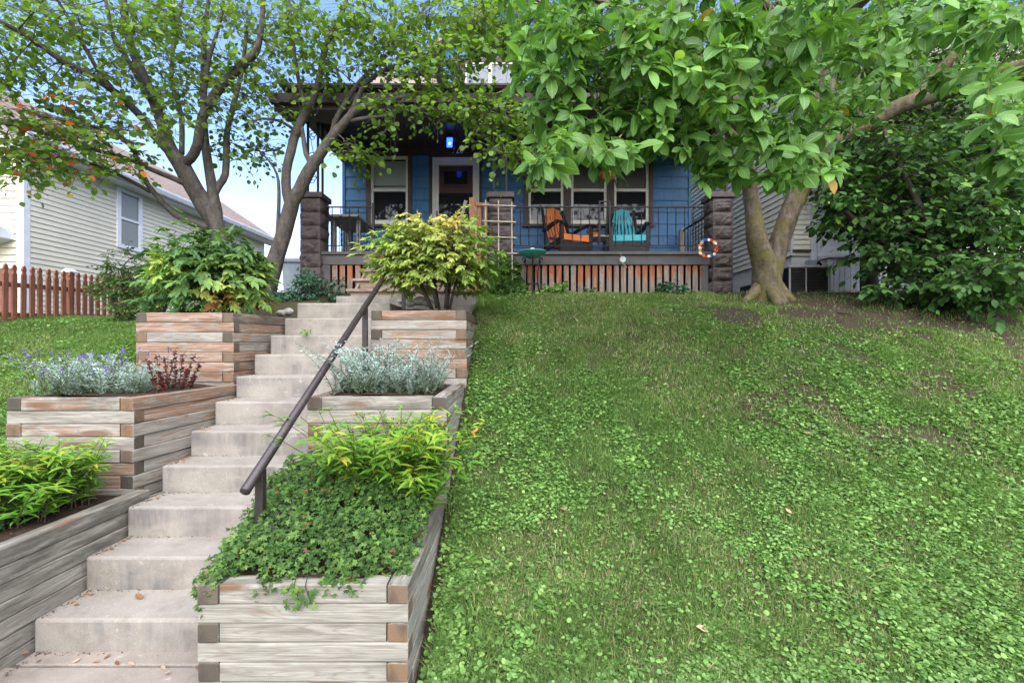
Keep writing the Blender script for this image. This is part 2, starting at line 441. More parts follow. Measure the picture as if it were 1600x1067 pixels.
M_BLIND = windowshade('pale_window_blind', (.33,.37,.34), (.27,.30,.28)); M_SCREEN = windowshade('grey_window_screen', (.085,.075,.078), (.065,.058,.06))
M_ROOF = roofmat('brown_roof_shingle', (.27,.21,.185), (.21,.16,.14)); M_ROOFL = roofmat('pinkish_roof_shingle', (.25,.195,.165), (.19,.145,.122))
M_SKIRT = stained_board(); M_SOIL = soilmat(); M_GROUND = groundmat()
M_CEDAR = paint('new_cedar_post', (.38,.17,.075), (.27,.115,.05), 3, .7, .3, 40, (12,12,1))
M_OLDW = paint('old_step_board', (.30,.235,.185), (.15,.105,.075), 4, .8, .4, 40, (1.5,14,14))
M_GREYW = paint('grey_weathered_board', (.30,.28,.26), (.20,.185,.17), 4, .8, .4, 40, (14,14,1.5))
M_TREL = paint('bleached_trellis_wood', (.48,.41,.34), (.36,.30,.25), 8, .8, .3, 50)
M_FENCE = paint('red_brown_fence_stain', (.27,.105,.06), (.195,.075,.042), 5, .7, .3, 50, (10,10,1.5))
M_ORANGE = paint('orange_chair_paint', (.68,.19,.045), (.54,.14,.03), 9, .4, .1, 80)
M_TEAL = paint('turquoise_chair_paint', (.06,.42,.47), (.04,.32,.38), 9, .4, .1, 80)
M_CHAIRF = paint('black_chair_frame_paint', (.017,.015,.0155), (.011,.010,.010), 9, .45, .1, 80)
M_BOWL = paint('teal_glazed_bowl', (.055,.30,.25), (.035,.22,.185), 14, .25, .1, 60)
M_GLOBE = paint('white_globe', (.75,.76,.72), (.62,.64,.60), 9, .25, .05, 60)
M_STONE = paint('rough_pale_stone', (.42,.40,.37), (.24,.22,.20), 14, .85, .8, 45)
M_BIN = paint('grey_plastic_bin', (.32,.35,.40), (.27,.30,.345), 6, .45, .08, 70)
M_YELLOW = paint('yellow_box_paint', (.62,.52,.17), (.50,.42,.14), 8, .5, .1, 60)
M_COIR = paint('orange_coir_basket', (.42,.15,.04), (.28,.09,.03), 30, .9, .8, 90)
M_ACM = paint('grey_unit_metal', (.42,.41,.40), (.34,.33,.32), 8, .45, .1, 60)
M_GRILL = paint('dark_unit_grille', (.035,.032,.034), (.02,.02,.02), 10, .5, .3, 120)
M_WPANEL = paint('white_vertical_panel', (.62,.63,.66), (.54,.55,.58), 5, .5, .15, 60)
M_DARK = paint('shade_and_rail_black', (.02,.018,.017), (.013,.012,.012), 6, .9, .2, 30)  # near-black: shade behind wall and skirting as colour, also the blind rail
M_BRICK = paint('red_brown_foundation', (.22,.10,.07), (.16,.075,.055), 12, .85, .5, 40)
M_SLATE = paint('brass_number', (.85,.78,.66), (.7,.64,.54), 14, .4, .1, 60)
M_WDOOR = paint('brown_wood_door', (.085,.042,.03), (.06,.03,.022), 5, .45, .15, 40, (20,20,2))
M_LAMPB = emis('blue_lamp_glow', (.02,.09,1.0), 1.3); M_LAMPC = emis('cyan_bulb_glow', (.15,.75,1.0), 4.)
M_FLR = [paint('red_petals', (.62,.03,.03), (.45,.02,.02), 30), paint('white_petals', (.8,.79,.75), (.7,.69,.64), 30),
         paint('blue_petals', (.03,.10,.45), (.02,.06,.3), 30), paint('yellow_petals', (.75,.52,.08), (.6,.4,.06), 30), paint('orange_petals', (.75,.22,.04), (.6,.16,.03), 30)]
M_BARK = bark('grey_brown_bark', (.03,.025,.022), (.072,.061,.052), (.12,.103,.088), (.085,.09,.06), .25)
M_MAGB = bark('magnolia_bark', (.04,.030,.023), (.11,.085,.065), (.205,.162,.125), (.125,.115,.026), .95)
M_STEM = paint('green_brown_stem', (.075,.06,.03), (.045,.035,.02), 12, .8, .3, 60)
M_DSTEM = paint('dark_shrub_stem', (.05,.037,.028), (.03,.022,.018), 12, .85, .4, 60)

G = lambda *a: list(a)
L_BUD = leafmat('redbud_leaves', [(0,(.062,.125,.018)),(.5,(.115,.21,.028)),(.86,(.17,.28,.04)),(.94,(.20,.27,.04)),(.965,(.42,.22,.03)),(.985,(.5,.14,.03)),(1,(.45,.10,.03))], .45, .46)
L_MAG = leafmat('magnolia_leaves', [(0,(.045,.115,.024)),(.55,(.098,.22,.045)),(.9,(.15,.31,.055)),(.985,(.24,.35,.06)),(1,(.42,.24,.04))], .42, .32, .3, (.26,.43,.10), .25)
L_DARK = leafmat('dark_shrub_leaves', [(0,(.034,.085,.022)),(.6,(.062,.145,.036)),(.93,(.10,.205,.05)),(1,(.17,.34,.04))], .6, .25, .16, None, .35)
L_BACK = leafmat('background_tree_leaves', [(0,(.03,.078,.014)),(.6,(.058,.14,.022)),(1,(.13,.24,.035))], .5, .4)
L_PEO = leafmat('peony_leaves_yellowing', [(0,(.10,.22,.055)),(.3,(.21,.34,.07)),(.6,(.36,.44,.10)),(.85,(.50,.49,.13)),(.94,(.52,.38,.09)),(1,(.42,.22,.08))], .5, .28, .25)
L_PEOG = leafmat('peony_leaves_green', [(0,(.055,.13,.055)),(.4,(.10,.20,.06)),(.66,(.18,.29,.065)),(.84,(.36,.40,.08)),(.96,(.38,.26,.04)),(1,(.32,.13,.05))], .5, .28, .25)
L_SPIKE = leafmat('lily_leaves', [(0,(.08,.20,.025)),(.5,(.15,.31,.035)),(.8,(.27,.41,.045)),(.94,(.38,.36,.04)),(1,(.5,.28,.06))], .45, .3, .3)
L_GER = leafmat('cranesbill_leaves', [(0,(.035,.085,.022)),(.5,(.068,.14,.032)),(.86,(.12,.21,.045)),(.93,(.19,.24,.05)),(1,(.22,.09,.05))], .55, .28, .2, None, .35, 9)
L_SILV = leafmat('silver_artemisia_leaves', [(0,(.12,.17,.06)),(.35,(.24,.32,.25)),(.7,(.38,.48,.45)),(.95,(.50,.59,.57)),(1,(.30,.32,.07))], .75, .15, .15)
L_SED = leafmat('dark_red_sedum', [(0,(.055,.02,.02)),(.6,(.11,.032,.032)),(1,(.20,.06,.045))], .5, .15, .25)
L_LAV = leafmat('lavender_flowers', [(0,(.10,.085,.20)),(.6,(.19,.165,.34)),(1,(.30,.26,.46))], .7, .15, .15)
L_SHRUB = leafmat('fine_shrub_leaves', [(0,(.04,.10,.02)),(.6,(.085,.17,.03)),(.93,(.14,.23,.04)),(1,(.26,.18,.06))], .5, .3, .25)
L_RUE = leafmat('blue_green_leaves', [(0,(.025,.075,.045)),(.6,(.05,.125,.075)),(1,(.10,.20,.10))], .5, .25, .25)
L_GRASS = leafmat('grass_blades', [(0,(.085,.16,.042)),(.5,(.15,.245,.062)),(.68,(.20,.285,.08)),(.78,(.32,.30,.14)),(1,(.48,.41,.27))], .6, .3, .2, None, .15, 2.)
L_CLOV = leafmat('clover_leaves', [(0,(.085,.18,.044)),(.6,(.16,.30,.075)),(1,(.26,.41,.115))], .5, .28, .3, None, .15, 3.)
L_FALL = leafmat('fallen_leaf', [(0,(.12,.045,.022)),(.5,(.26,.135,.068)),(1,(.46,.31,.20))], .7, .1, .2)
L_FERN = leafmat('fern_leaves', [(0,(.05,.13,.02)),(1,(.11,.22,.035))], .5, .3)
L_LITT = leafmat('leaf_litter_crumbs', [(0,(.035,.024,.017)),(.5,(.085,.055,.036)),(.85,(.19,.125,.08)),(1,(.34,.25,.16))], .85, .05, .1)
# ------------------------------------------------------------------ terrain
PY  = [-60, 1.9, 2.25, 3.2, 4.28, 5.0, 5.75, 6.4, 7.0, 9, 700]
PM  = [-1.62,-1.62,-1.54,-1.03,-.38,.04,.39,.595,.715,.75,.75]
PL  = [-1.62,-1.62,-1.56,-1.02,-.46,-.06,.18,.29,.335,.36,.40]
def gh(X, Y):
    X = np.asarray(X, float); Y = np.asarray(Y, float)
    w = sstep(-5.0, -3.5, X)
    h = np.interp(Y, PY, PL)*(1-w) + np.interp(Y, PY, PM)*w
    near = sstep(40, 15, np.abs(X)+np.abs(Y))*sstep(1.6, 2.4, Y)
    h = h + near*((fbm(X*.8, Y*.8, 3, 3)-.5)*.10 + (fbm(X*5, Y*5, 9, 2)-.5)*.03)*(1-.6*sstep(6, 7, Y))
    pl = sstep(-3.42, -3.30, X)*sstep(-.46, -.56, X)*sstep(5.75, 5.6, Y)*sstep(1.5, 1.9, Y)
    st = sstep(-2.5, -2.4, X)*sstep(-.46, -.56, X)*sstep(6.9, 6.6, Y)*sstep(5.0, 5.4, Y)
    h = h - .45*pl - .25*np.maximum(st - pl, 0)
    return EYE + h
def soilmask(X, Y):
    m = sstep(2.7, 3.8, X)*sstep(4.7, 5.5, Y+.5*(fbm(X*1.5,Y*1.5,5,2)-.5))*.97
    m = np.maximum(m, sstep(1.5, 3.2, X)*sstep(4.2, 5.2, Y)*.42)
    n = fbm(X*2.3, Y*2.3, 21, 3)
    m = m + sstep(.57, .70, n)*.8*sstep(.8, 2.4, X)*sstep(2.6,3.8,Y)
    m = np.maximum(m, sstep(.9, .0, np.hypot(X-3.43, (Y-6.3)*1.2))*1.1)
    m = np.maximum(m, sstep(-2.2, -3.1, X)*sstep(5.2, 5.6, Y)*sstep(-3.9, -3.4, X)*.9)
    m = np.maximum(m, sstep(5.6, 5.9, Y)*sstep(-.45, -.7, X)*sstep(-2.5,-2.2,X)*.8)
    # bare strip where the lawn meets the timber
    m = np.maximum(m, sstep(-.33, -.42, X)*sstep(-.6, -.5, X)*sstep(6, 5, Y)*.8)
    return np.clip(m, 0, 1)
def axis(fine0, fine1, step, far):
    a = list(np.arange(fine0, fine1+1e-6, step)); s = step; lo = fine0; hi = fine1
    pre = []; post = []
    while hi < far:
        s *= 1.35; hi += s; lo -= s; pre.append(lo); post.append(hi)
    return np.array(pre[::-1] + a + post)
def build_ground():
    ax = axis(-9.5, 9.5, .085, 600); ay = axis(1.4, 9.0, .07, 600)
    XX, YY = np.meshgrid(ax, ay); Z = gh(XX, YY)
    v = np.stack([XX, YY, Z], -1).reshape(-1, 3); nx = len(ax); ny = len(ay)
    i = np.arange(ny-1)[:,None]*nx + np.arange(nx-1)[None]
    q = np.stack([i, i+1, i+nx+1, i+nx], -1).reshape(-1, 4)
    o = np_mesh('ground', v, q, M_GROUND)
    a = o.data.attributes.new('soil', 'FLOAT', 'POINT'); a.data.foreach_set('value', soilmask(XX, YY).ravel().astype(np.float32))
    setp(o, 'grassy bank and yard soil rising to the blue house', 'ground', None, 'structure')
build_ground()

# ------------------------------------------------------------------ concrete steps, path
D0, RUN, RISE = 2.351, .2837, .180
XL, XR = -2.356, -1.335
def kh(k): return EYE - (.5854-.0764*k)*2.356
m = MB()
for k in range(11):
    e = .002*(10-k)
    y1 = D0+RUN*k+.42 if k < 10 else 5.99
    m.cbox(XL-e, XR+e, D0+RUN*k, y1, kh(k)-(.42 if k else .30), kh(k), .014)
m.box(-2.2, -.45, 5.93, 6.45, EYE+.30, EYE+.567)
setp(m.build('steps', M_CONC), 'grey concrete front steps climbing between timber planters', 'steps', None, 'structure')
m = MB(); m.cbox(-2.37, -1.33, 2.258, 2.362, -.2, .012, .006); m.cbox(-2.405, -1.345, -.6, 2.25, -.2, .006, .006)
setp(m.build('path', M_CONC2), 'stained concrete path at the foot of the steps', 'path', None, 'structure')
m = MB(); m.cbox(-30, 30, -2.4, -.61, -.2, .004, .01); setp(m.build('sidewalk', M_CONC2), 'concrete sidewalk along the street', 'sidewalk', None, 'structure')

# ------------------------------------------------------------------ planters of 4x4 timbers
TH = .0865; TW = .092
def timber(parent, p, q, z, orange, dark, green, w=TW, h=TH):
    p = np.array(p, float); q = np.array(q, float); L = np.linalg.norm(q-p)
    bm = bmesh.new(); bmesh.ops.create_cube(bm, size=1)
    for v in bm.verts: v.co = Vector((v.co.x*L, v.co.y*w, v.co.z*(h-.0022)))
    bmesh.ops.bevel(bm, geom=bm.edges[:], offset=.006, segments=2, affect='EDGES', profile=.5)
    me = bpy.data.meshes.new('timber')
    for f in bm.faces: f.material_index = 1 if abs(f.normal.x) > .9 else 0
    bm.to_mesh(me); bm.free(); me.materials.append(M_TIMBER); me.materials.append(M_END)
    o = link('timber', me, parent)
    c = (p+q)/2; a = math.atan2(q[1]-p[1], q[0]-p[0])
    o.location = (c[0]-parent.location.x + random.uniform(-.003,.003), c[1]-parent.location.y + random.uniform(-.004,.004), z-parent.location.z)
    o.rotation_euler = (random.choice((0,0,math.pi)) , random.uniform(-.004,.004), a)
    o.color = (orange, dark, green, 1)
    return o
def planter(label, fl, fr, bl, br, ztop, n, orange, dark, green, sides='LR', group='timber planters beside the front steps'):
    """fl, fr: front corners (outer faces); bl, br: back ends."""
    T = thing('timber_planter', ((fl[0]+fr[0])/2, fl[1], ztop-n*TH), label, 'planter', group)
    h = TW/2
    for i in range(n):
        z = ztop - TH*(i+.5)
        og = lambda: min(1, max(0, orange + random.uniform(-.35,.35)))
        dk = lambda: min(1, max(0, dark + random.uniform(-.3,.3) + (.4 if i == 0 else 0)))
        if i % 2 == 0:      # side timbers run through and show their ends
            timber(T, (fl[0]+TW+.002, fl[1]+h), (fr[0]-TW-.002, fr[1]+h), z, og(), dk(), green)
            if 'L' in sides: timber(T, (fl[0]+h, fl[1]-.004), (bl[0]+h, bl[1]), z, og(), dk()+.2, green)
            if 'R' in sides: timber(T, (fr[0]-h, fr[1]-.004), (br[0]-h, br[1]), z, og(), dk(), green)
        else:
            timber(T, (fl[0]-.003, fl[1]+h), (fr[0]+.003, fr[1]+h), z, og(), dk(), green)
            if 'L' in sides: timber(T, (fl[0]+h, fl[1]+TW+.002), (bl[0]+h, bl[1]), z, og(), dk(), green)
            if 'R' in sides: timber(T, (fr[0]-h, fr[1]+TW+.002), (br[0]-h, br[1]), z, og(), dk(), green)
    nx, ny = 14, 12; vs = []
    for j in range(ny+1):
        for i in range(nx+1):
            s = i/nx; t = j/ny
            x0 = fl[0]+(bl[0]-fl[0])*t+.05; x1 = fr[0]+(br[0]-fr[0])*t-.05
            x = x0+(x1-x0)*s; y = fl[1]+.05+(bl[1]-fl[1]-.05)*t
            vs.append((x, y, ztop-.035 + .03*float(fbm(x*9, y*9, 4))+.03*math.sin(math.pi*s)))
    fs = [(j*(nx+1)+i, j*(nx+1)+i+1, (j+1)*(nx+1)+i+1, (j+1)*(nx+1)+i) for j in range(ny) for i in range(nx)]
    m = MB(); m.add(vs, fs); m.build('soil', M_SOIL, T, True)
    return T
ZR1, ZR2, ZR3 = EYE-1.075, EYE-.366, EYE+.278
ZL1, ZL2, ZL3 = EYE-.978, EYE-.375, EYE+.252
planter('lowest right planter of greenish grey timbers filled with spreading cranesbill', (-1.392,2.10), (-.462,2.10), (-1.392,3.24), (-.445,3.24), ZR1, 7, .08, .36, .5)
planter('middle right planter of grey timbers holding silvery artemisia, behind yellow green lilies', (-1.352,3.13), (-.432,3.13), (-1.352,4.22), (-.425,4.26), ZR2, 9, .30, .28, .15)
planter('top right planter of orange stained timbers holding the yellowing peony shrub', (-1.262,4.24), (-.408,4.24), (-1.262,5.75), (-.400,5.75), ZR3, 9, .66, .18, .0)
# lower left: only its wall beside the steps shows
T = thing('timber_planter', (-2.45, 2.5, ZL1-7*TH), 'dark weathered low timber planter wall running beside the lowest steps', 'planter', 'timber planters beside the front steps')
for i in range(7):
    z = ZL1-TH*(i+.5)
    timber(T, (-2.46, 1.75+.09*(i%2)), (-2.445-.01*(i%2), 3.14), z, .08, .62 if i else .75, .3)
    timber(T, (-3.9, 1.75+TW/2), (-2.51, 1.75+TW/2), z, .1, .4, .3)
m = MB(); vs = [(-4.0+1.5*i/12, 1.8+1.4*j/12, ZL1-.05+.03*float(fbm(i*.9, j*.9, 2))) for j in range(13) for i in range(13)]
m.add(vs, [(j*13+i, j*13+i+1, (j+1)*13+i+1, (j+1)*13+i) for j in range(12) for i in range(12)]); m.build('soil', M_SOIL, T, True)
planter('middle left planter of orange flecked timbers with lavender and dark red sedum', (-3.36,3.15), (-2.515,3.15), (-3.36,4.2), (-2.385,4.2), ZL2, 9, .52, .16, .1)
planter('top left planter of orange flecked timbers under the green peony shrub', (-3.28,4.13), (-2.43,4.13), (-3.28,5.35), (-2.385,5.35), ZL3, 9, .46, .18, .0)

# ------------------------------------------------------------------ handrail
X0 = -1.30
def rz(y): return EYE-.633+.551*(y-2.48)
T = thing('handrail', (X0, 4.0, EYE-.5), 'dark brown round metal handrail sloping down the concrete steps', 'handrail')
m = MB(); m.tube([(X0,2.30,rz(2.30)),(X0,2.305,rz(2.305)),(X0,4,rz(4)),(X0,5.72,rz(5.72))], [.018,.0255,.0255,.0255], 16); m.build('rail', M_RAIL, T, True)
for y, zb in ((2.45, ZR1-.1), (4.19, ZR2-.15), (5.68, EYE+.35)):
    m = MB(); m.cbox(X0-.021, X0+.021, y-.021, y+.021, zb, rz(y)-.012, .004); m.build('post', M_RAIL, T)
# ------------------------------------------------------------------ helpers for walls
def lap(m, org, u, nrm, u0, u1, z0, z1, course, lip, holes=(), mi=0):
    """lap siding on the plane through org spanned by u and z, as real overlapping courses; holes = (ua,ub,za,zb)."""
    org = np.array(org, float); u = np.array(u, float); nrm = np.array(nrm, float)
    zs = [z0]
    k = 1
    while z0 + k*course < z1 - 1e-6: zs.append(z0+k*course); k += 1
    zs.append(z1)
    for a, b in zip(zs[:-1], zs[1:]):
        cuts = sorted({a, b} | {h[2] for h in holes if a < h[2] < b} | {h[3] for h in holes if a < h[3] < b})
        for c, d in zip(cuts[:-1], cuts[1:]):
            segs = [(u0, u1)]
            for h in holes:
                if h[2] < d-1e-6 and h[3] > c+1e-6:
                    ns = []
                    for s, e in segs:
                        if h[1] <= s or h[0] >= e: ns.append((s, e)); continue
                        if h[0] > s: ns.append((s, h[0]))
                        if h[1] < e: ns.append((h[1], e))
                    segs = ns
            oa = lip*(1-(c-a)/course); ob = lip*(1-(d-a)/course)
            for s, e in segs:
                p = lambda uu, zz, oo: org*[1,1,0] + u*uu + nrm*oo + np.array([0,0,zz])
                vs = [p(s,c,oa), p(e,c,oa), p(e,d,ob), p(s,d,ob)]; fs = [(0,1,2,3)]
                if c == a: vs += [p(s,c,0), p(e,c,0)]; fs.append((0,4,5,1))
                m.add(vs, fs, mi)
DF, DW, PF = 7.05, 8.9, 7.0          # deck front, house wall, pillar front
ZD = EYE+1.334                        # deck level
def wx(x, d=DW): return (x-800)/F*d
def wz(y, d=DW): return EYE+(533-y)/F*d
H = thing('house', (0.09, DW, EYE+.75), 'blue shingled house with brown trim and a covered front porch', 'house')
HX0, HX1 = -3.15, 3.33
wins = [(wx(573), wx(644)), (wx(818), wx(886)), (wx(886), wx(953)), (wx(953), wx(1020))]
wz0, wz1 = wz(354), wz(243.5)
door = (wx(671), wx(753), ZD, wz(243.5))
holes = [(w[0], w[1], wz0, wz1) for w in wins] + [door]
ZC = EYE+3.70
m = MB()
lap(m, (0,DW,0), (1,0,0), (0,-1,0), HX0, HX1, ZD-.02, wz(243), .2215, .016, holes, 0)
# backing wall and side walls
def cells(m, holes, y0, y1, z0, z1):
    us = sorted({HX0, HX1} | {v for h in holes for v in h[:2]}); zz = sorted({z0, z1} | {v for h in holes for v in h[2:] if z0 < v < z1})
    for a, b in zip(us[:-1], us[1:]):
        for c, d in zip(zz[:-1], zz[1:]):
            if any(h[0] <= a+1e-6 and h[1] >= b-1e-6 and h[2] <= c+1e-6 and h[3] >= d-1e-6 for h in holes): continue
            m.box(a, b, y0, y1, c, d, 0)
cells(m, holes, DW+.002, DW+.14, ZD-.02, ZC+.9)
lap(m, (HX0,0,0), (0,1,0), (-1,0,0), DW, 17, EYE+.6, ZC+.75, .2215, .016, (), 0)
lap(m, (HX1,0,0), (0,1,0), (1,0,0), DW, 17, EYE+.6, ZC+.75, .2215, .016, (), 0)
m.box(HX0+.003, HX0+.13, DW+.15, 17, EYE+.5, ZC+.75, 0); m.box(HX1-.13, HX1-.003, DW+.15, 17, EYE+.5, ZC+.75, 0); m.box(HX0+.14, HX1-.14, 16.8, 16.95, EYE+.5, ZC+.75, 0)
# gable triangles
for x in (HX0, HX1):
    sx = .003 if x < 0 else -.003
    m.prism([(DW+.2, ZC+.75), (17, ZC+.75), (12.95, ZC+3.7)], 0, x+sx, x+sx*40, 0)
m.build('wall', M_BLUE, H)
m = MB(); m.box(HX0+.01, HX1-.01, DW+.16, DW+.30, EYE+.4, ZC+.6); m.box(-3.0, 3.2, DF+.30, DF+.34, EYE+.4, ZD-.16); m.build('shade_backing', M_DARK, H)  # near-black sheets stand in for the shade indoors and under the porch
# frieze, ceiling, beams
m = MB(); m.box(HX0-.03, HX1+.03, DW-.035, DW-.002, wz(243), wz(226)); m.box(HX0-.03, HX1+.03, DW-.055, DW-.037, wz(231), wz(226)); m.build('frieze_board', M_BROWN, H)
m = MB()
x = -3.2
while x < 3.4:
    m.box(x+.004, min(x+.136, 3.42), 6.72, DW-.06, ZC-.10, ZC-.08); x += .14
m.box(-3.3, 3.45, 6.7, DW-.03, ZC-.078, ZC-.05); m.build('porch_ceiling', M_CEIL, H)
BZ = EYE+3.33
m = MB(); m.box(-3.17, 3.30, 7.03, 7.25, BZ, ZC-.104); m.box(-3.17, -2.97, 7.252, DW-.06, BZ+.01, ZC-.104); m.box(3.10, 3.30, 7.252, DW-.06, BZ+.01, ZC-.104); m.build('porch_beam', M_BROWN, H)
m = MB(); m.box(-3.34, 3.5, 6.64, 6.68, EYE+3.245, EYE+3.425); m.box(-3.33, 3.49, 6.684, 7.028, EYE+3.25, EYE+3.275); m.build('fascia', M_BROWN, H)
m = MB(); m.prism([(6.56, EYE+3.31), (6.54, EYE+3.43), (6.62, EYE+3.43), (6.638, EYE+3.40), (6.638, EYE+3.31)], 0, -3.36, 3.52); m.build('gutter', M_BROWN, H)
# roof: porch slope, then the steeper main roof
def slab(m, x0, x1, pts, th):
    low = [(p[0], p[1]-th) for p in pts]
    m.prism(pts+low[::-1], 0, x0, x1)
m = MB(); slab(m, -3.40, 3.56, [(6.60, EYE+3.435), (8.95, EYE+4.60), (12.95, EYE+7.35), (17.4, EYE+4.35)], .07); roof = m.build('roof', M_ROOF, H)
# dormer
dx0, dx1, dy = -1.36, 1.6, 9.35
m = MB(); zb = EYE+4.78; zt = EYE+5.75
wl = (wx(727, dy), wx(766, dy), wx(805, dy))
zw0, zw1 = wz(151, dy), wz(98, dy)
dh = [(wx(713,dy), wx(812,dy), zw0-.08, zw1+.08)]
lap(m, (0,dy,0), (1,0,0), (0,-1,0), dx0, dx1, zb, zt, .2, .016, dh, 0)
m.box(dx0+.003, dx0+.1, dy+.05, 12, zb, zt, 0); m.box(dx1-.1, dx1-.003, dy+.05, 12, zb, zt, 0); m.box(dx0+.01, dx1-.01, dy+.06, dy+.1, zb, zt, 0)
m.prism([(dx0-.0, zt), (dx1, zt), ((dx0+dx1)/2, zt+1.0)], 1, dy, dy+.1, 0)
dorm = m.build('dormer', M_BLUE, H)
m = MB(); cx = (dx0+dx1)/2
for s, xe in ((-1, dx0-.25), (1, dx1+.25)):
    m.prism([(xe, zt-.17), (cx, zt+1.04), (cx, zt+1.12), (xe, zt-.09)], 1, dy-.3, 12.4)
m.build('dormer_roof', M_ROOF, H)
m = MB(); a, b, zz0, zz1 = dh[0]; m.box(a, wl[0], dy-.03, dy+.04, zz0, zz1); m.box(wl[2], b, dy-.03, dy+.04, zz0, zz1); m.box(wl[0], wl[2], dy-.03, dy+.04, zw1, zz1); m.box(wl[0], wl[2], dy-.05, dy+.04, zz0, zw0)
m.build('trim', M_BROWNR, dorm)
for a, b in zip(wl[:-1], wl[1:]):
    m = MB(); t = .03
    m.box(a, a+t, dy-.015, dy+.03, zw0, zw1); m.box(b-t, b, dy-.015, dy+.03, zw0, zw1); m.box(a+t, b-t, dy-.015, dy+.03, zw0, zw0+t); m.box(a+t, b-t, dy-.015, dy+.03, zw1-t, zw1)
    f = m.build('window', M_WFRAME, dorm)
    m = MB(); m.box(a+t, b-t, dy+.005, dy+.012, zw0+t, zw1-t); m.build('window_pane', M_GLASSB, dorm)

# windows
def window(xa, xb, blind, casing_l=True, casing_r=True, white=None):
    wl_, wr_ = white
    za, zb = wz(351), wz(244.5)
    m = MB(); y0, y1 = DW-.045, DW+.06
    m.box(xa, wl_, y0, y1, wz0, wz1); m.box(wr_, xb, y0, y1, wz0, wz1); m.box(wl_, wr_, y0, y1, zb, wz1); m.box(wl_, wr_, y0, y1, wz0, za)
    m.box(xa-.02, xb+.02, y0-.035, y0-.002, wz0-.01, wz0+.035)
    w = m.build('window', M_BROWNR, H)
    t = .045; m = MB(); y0 = DW-.02; zm = wz(297)
    m.box(wl_, wl_+t, y0, y1, za, zb); m.box(wr_-t, wr_, y0, y1, za, zb); m.box(wl_+t, wr_-t, y0, y1, zb-.05, zb); m.box(wl_+t, wr_-t, y0-.01, y1, za, za+.035)
    m.box(wl_+t, wr_-t, y0+.012, y1, za+.037, za+.09)
    m.box(wl_+t, wr_-t, y0+.006, y1, zm-.025, zm+.025)
    m.build('frame', M_WFRAME, w)
    m = MB(); m.box(wl_+t, wr_-t, DW+.03, DW+.036, za+.09, zm-.025); m.build('pane', M_GLASS, w)
    m = MB(); m.box(wl_+t, wr_-t, DW+.016, DW+.022, zm+.025, zb-.05)
    if blind: m.build('blind', M_BLIND, w)
    else: m.build('screen', M_SCREEN, w)
    if blind:
        m = MB(); m.box(wl_+t, wr_-t, DW+.004, DW+.014, zb-.085, zb-.06); m.box(wl_+t, wr_-t, DW+.004, DW+.014, zm+.07, zm+.085); m.build('blind_rail', M_DARK, w)
    return w
window(wins[0][0], wins[0][1], True, white=(wx(580), wx(638)))
window(wins[1][0]+.002, wins[1][1]-.002, False, white=(wx(825.6), wx(880)))
window(wins[2][0]+.002, wins[2][1]-.002, False, white=(wx(892), wx(947.5)))
window(wins[3][0]+.002, wins[3][1]-.002, False, white=(wx(959), wx(1013)))
# door
m = MB(); xa, xb = door[:2]; fl, fr = wx(676), wx(749); zt = wz(246.5); y0, y1 = DW-.04, DW+.08
m.box(xa, fl, y0, y1, ZD, door[3]); m.box(fr, xb, y0, y1, ZD, door[3]); m.box(fl, fr, y0, y1, zt, door[3]); dr = m.build('door', M_BROWN, H)
m = MB(); t = .05
m.box(fl, fl+t, y0+.01, y1, ZD, zt); m.box(fr-t, fr, y0+.01, y1, ZD, zt); m.box(fl+t, fr-t, y0+.01, y1, zt-t, zt)
gl, gr = wx(685.5), wx(739); gt = wz(257.5)
m.box(fl+t+.003, gl, y0+.022, y1-.02, ZD+.02, zt-t-.003); m.box(gr, fr-t-.003, y0+.022, y1-.02, ZD+.02, zt-t-.003); m.box(gl, gr, y0+.022, y1-.02, gt, zt-t-.003); m.box(gl, gr, y0+.022, y1-.02, ZD+.02, ZD+.14)
m.build('storm_door_frame', M_WFRAME, dr)
zmid = wz(301)
m = MB(); m.box(gl, gr, DW+.02, DW+.026, ZD+.14, zmid); m.build('glass', M_GLASS, dr)
m = MB(); m.box(gl, gr, DW+.05, DW+.06, zmid, gt); 
a, b, c, d = wx(693), wx(730), wz(287), wz(266)
for k in range(4): m.box(a-.02*k+.0, b+.02*k, DW+.046-.003*(4-k), DW+.049-.003*(4-k), c-.02*k, c-.02*k+.008)
m.box(a-.02, a, DW+.035, DW+.049, c, d); m.box(b, b+.02, DW+.035, DW+.049, c, d); m.box(a-.02, b+.02, DW+.035, DW+.049, d, d+.02); m.box(a-.02, b+.02, DW+.034, DW+.049, c-.02, c)
m.build('inner_door', M_WDOOR, dr)
m = MB(); m.box(a, b, DW+.04, DW+.046, c, d); m.build('door_light', M_GLASS, dr)
m = MB(); m.box(gl-.035, gl-.015, y0-.02, y0+.02, ZD+.95, ZD+1.1); m.build('handle', M_IRON, dr)
# house number
cu = bpy.data.curves.new('house_number', 'FONT'); cu.body = '720'; cu.size = .205; cu.extrude = .006; cu.align_x = 'LEFT'; cu.materials.append(M_SLATE)
o = bpy.data.objects.new('house_number', cu); COL.objects.link(o); o.parent = H
o.rotation_euler = (math.pi/2, 0, 0); o.location = (wx(706.5)-.09, -.066, wz(241.5)-EYE-.75); o.scale = (.72, .95, 1)
# corner boards
for a in (HX1-.02, HX0-.03):
    m = MB(); m.box(a, a+.05, DW-.03, DW+.06, ZD, wz(243)-.003); m.build('corner_board', M_BLUE, H)

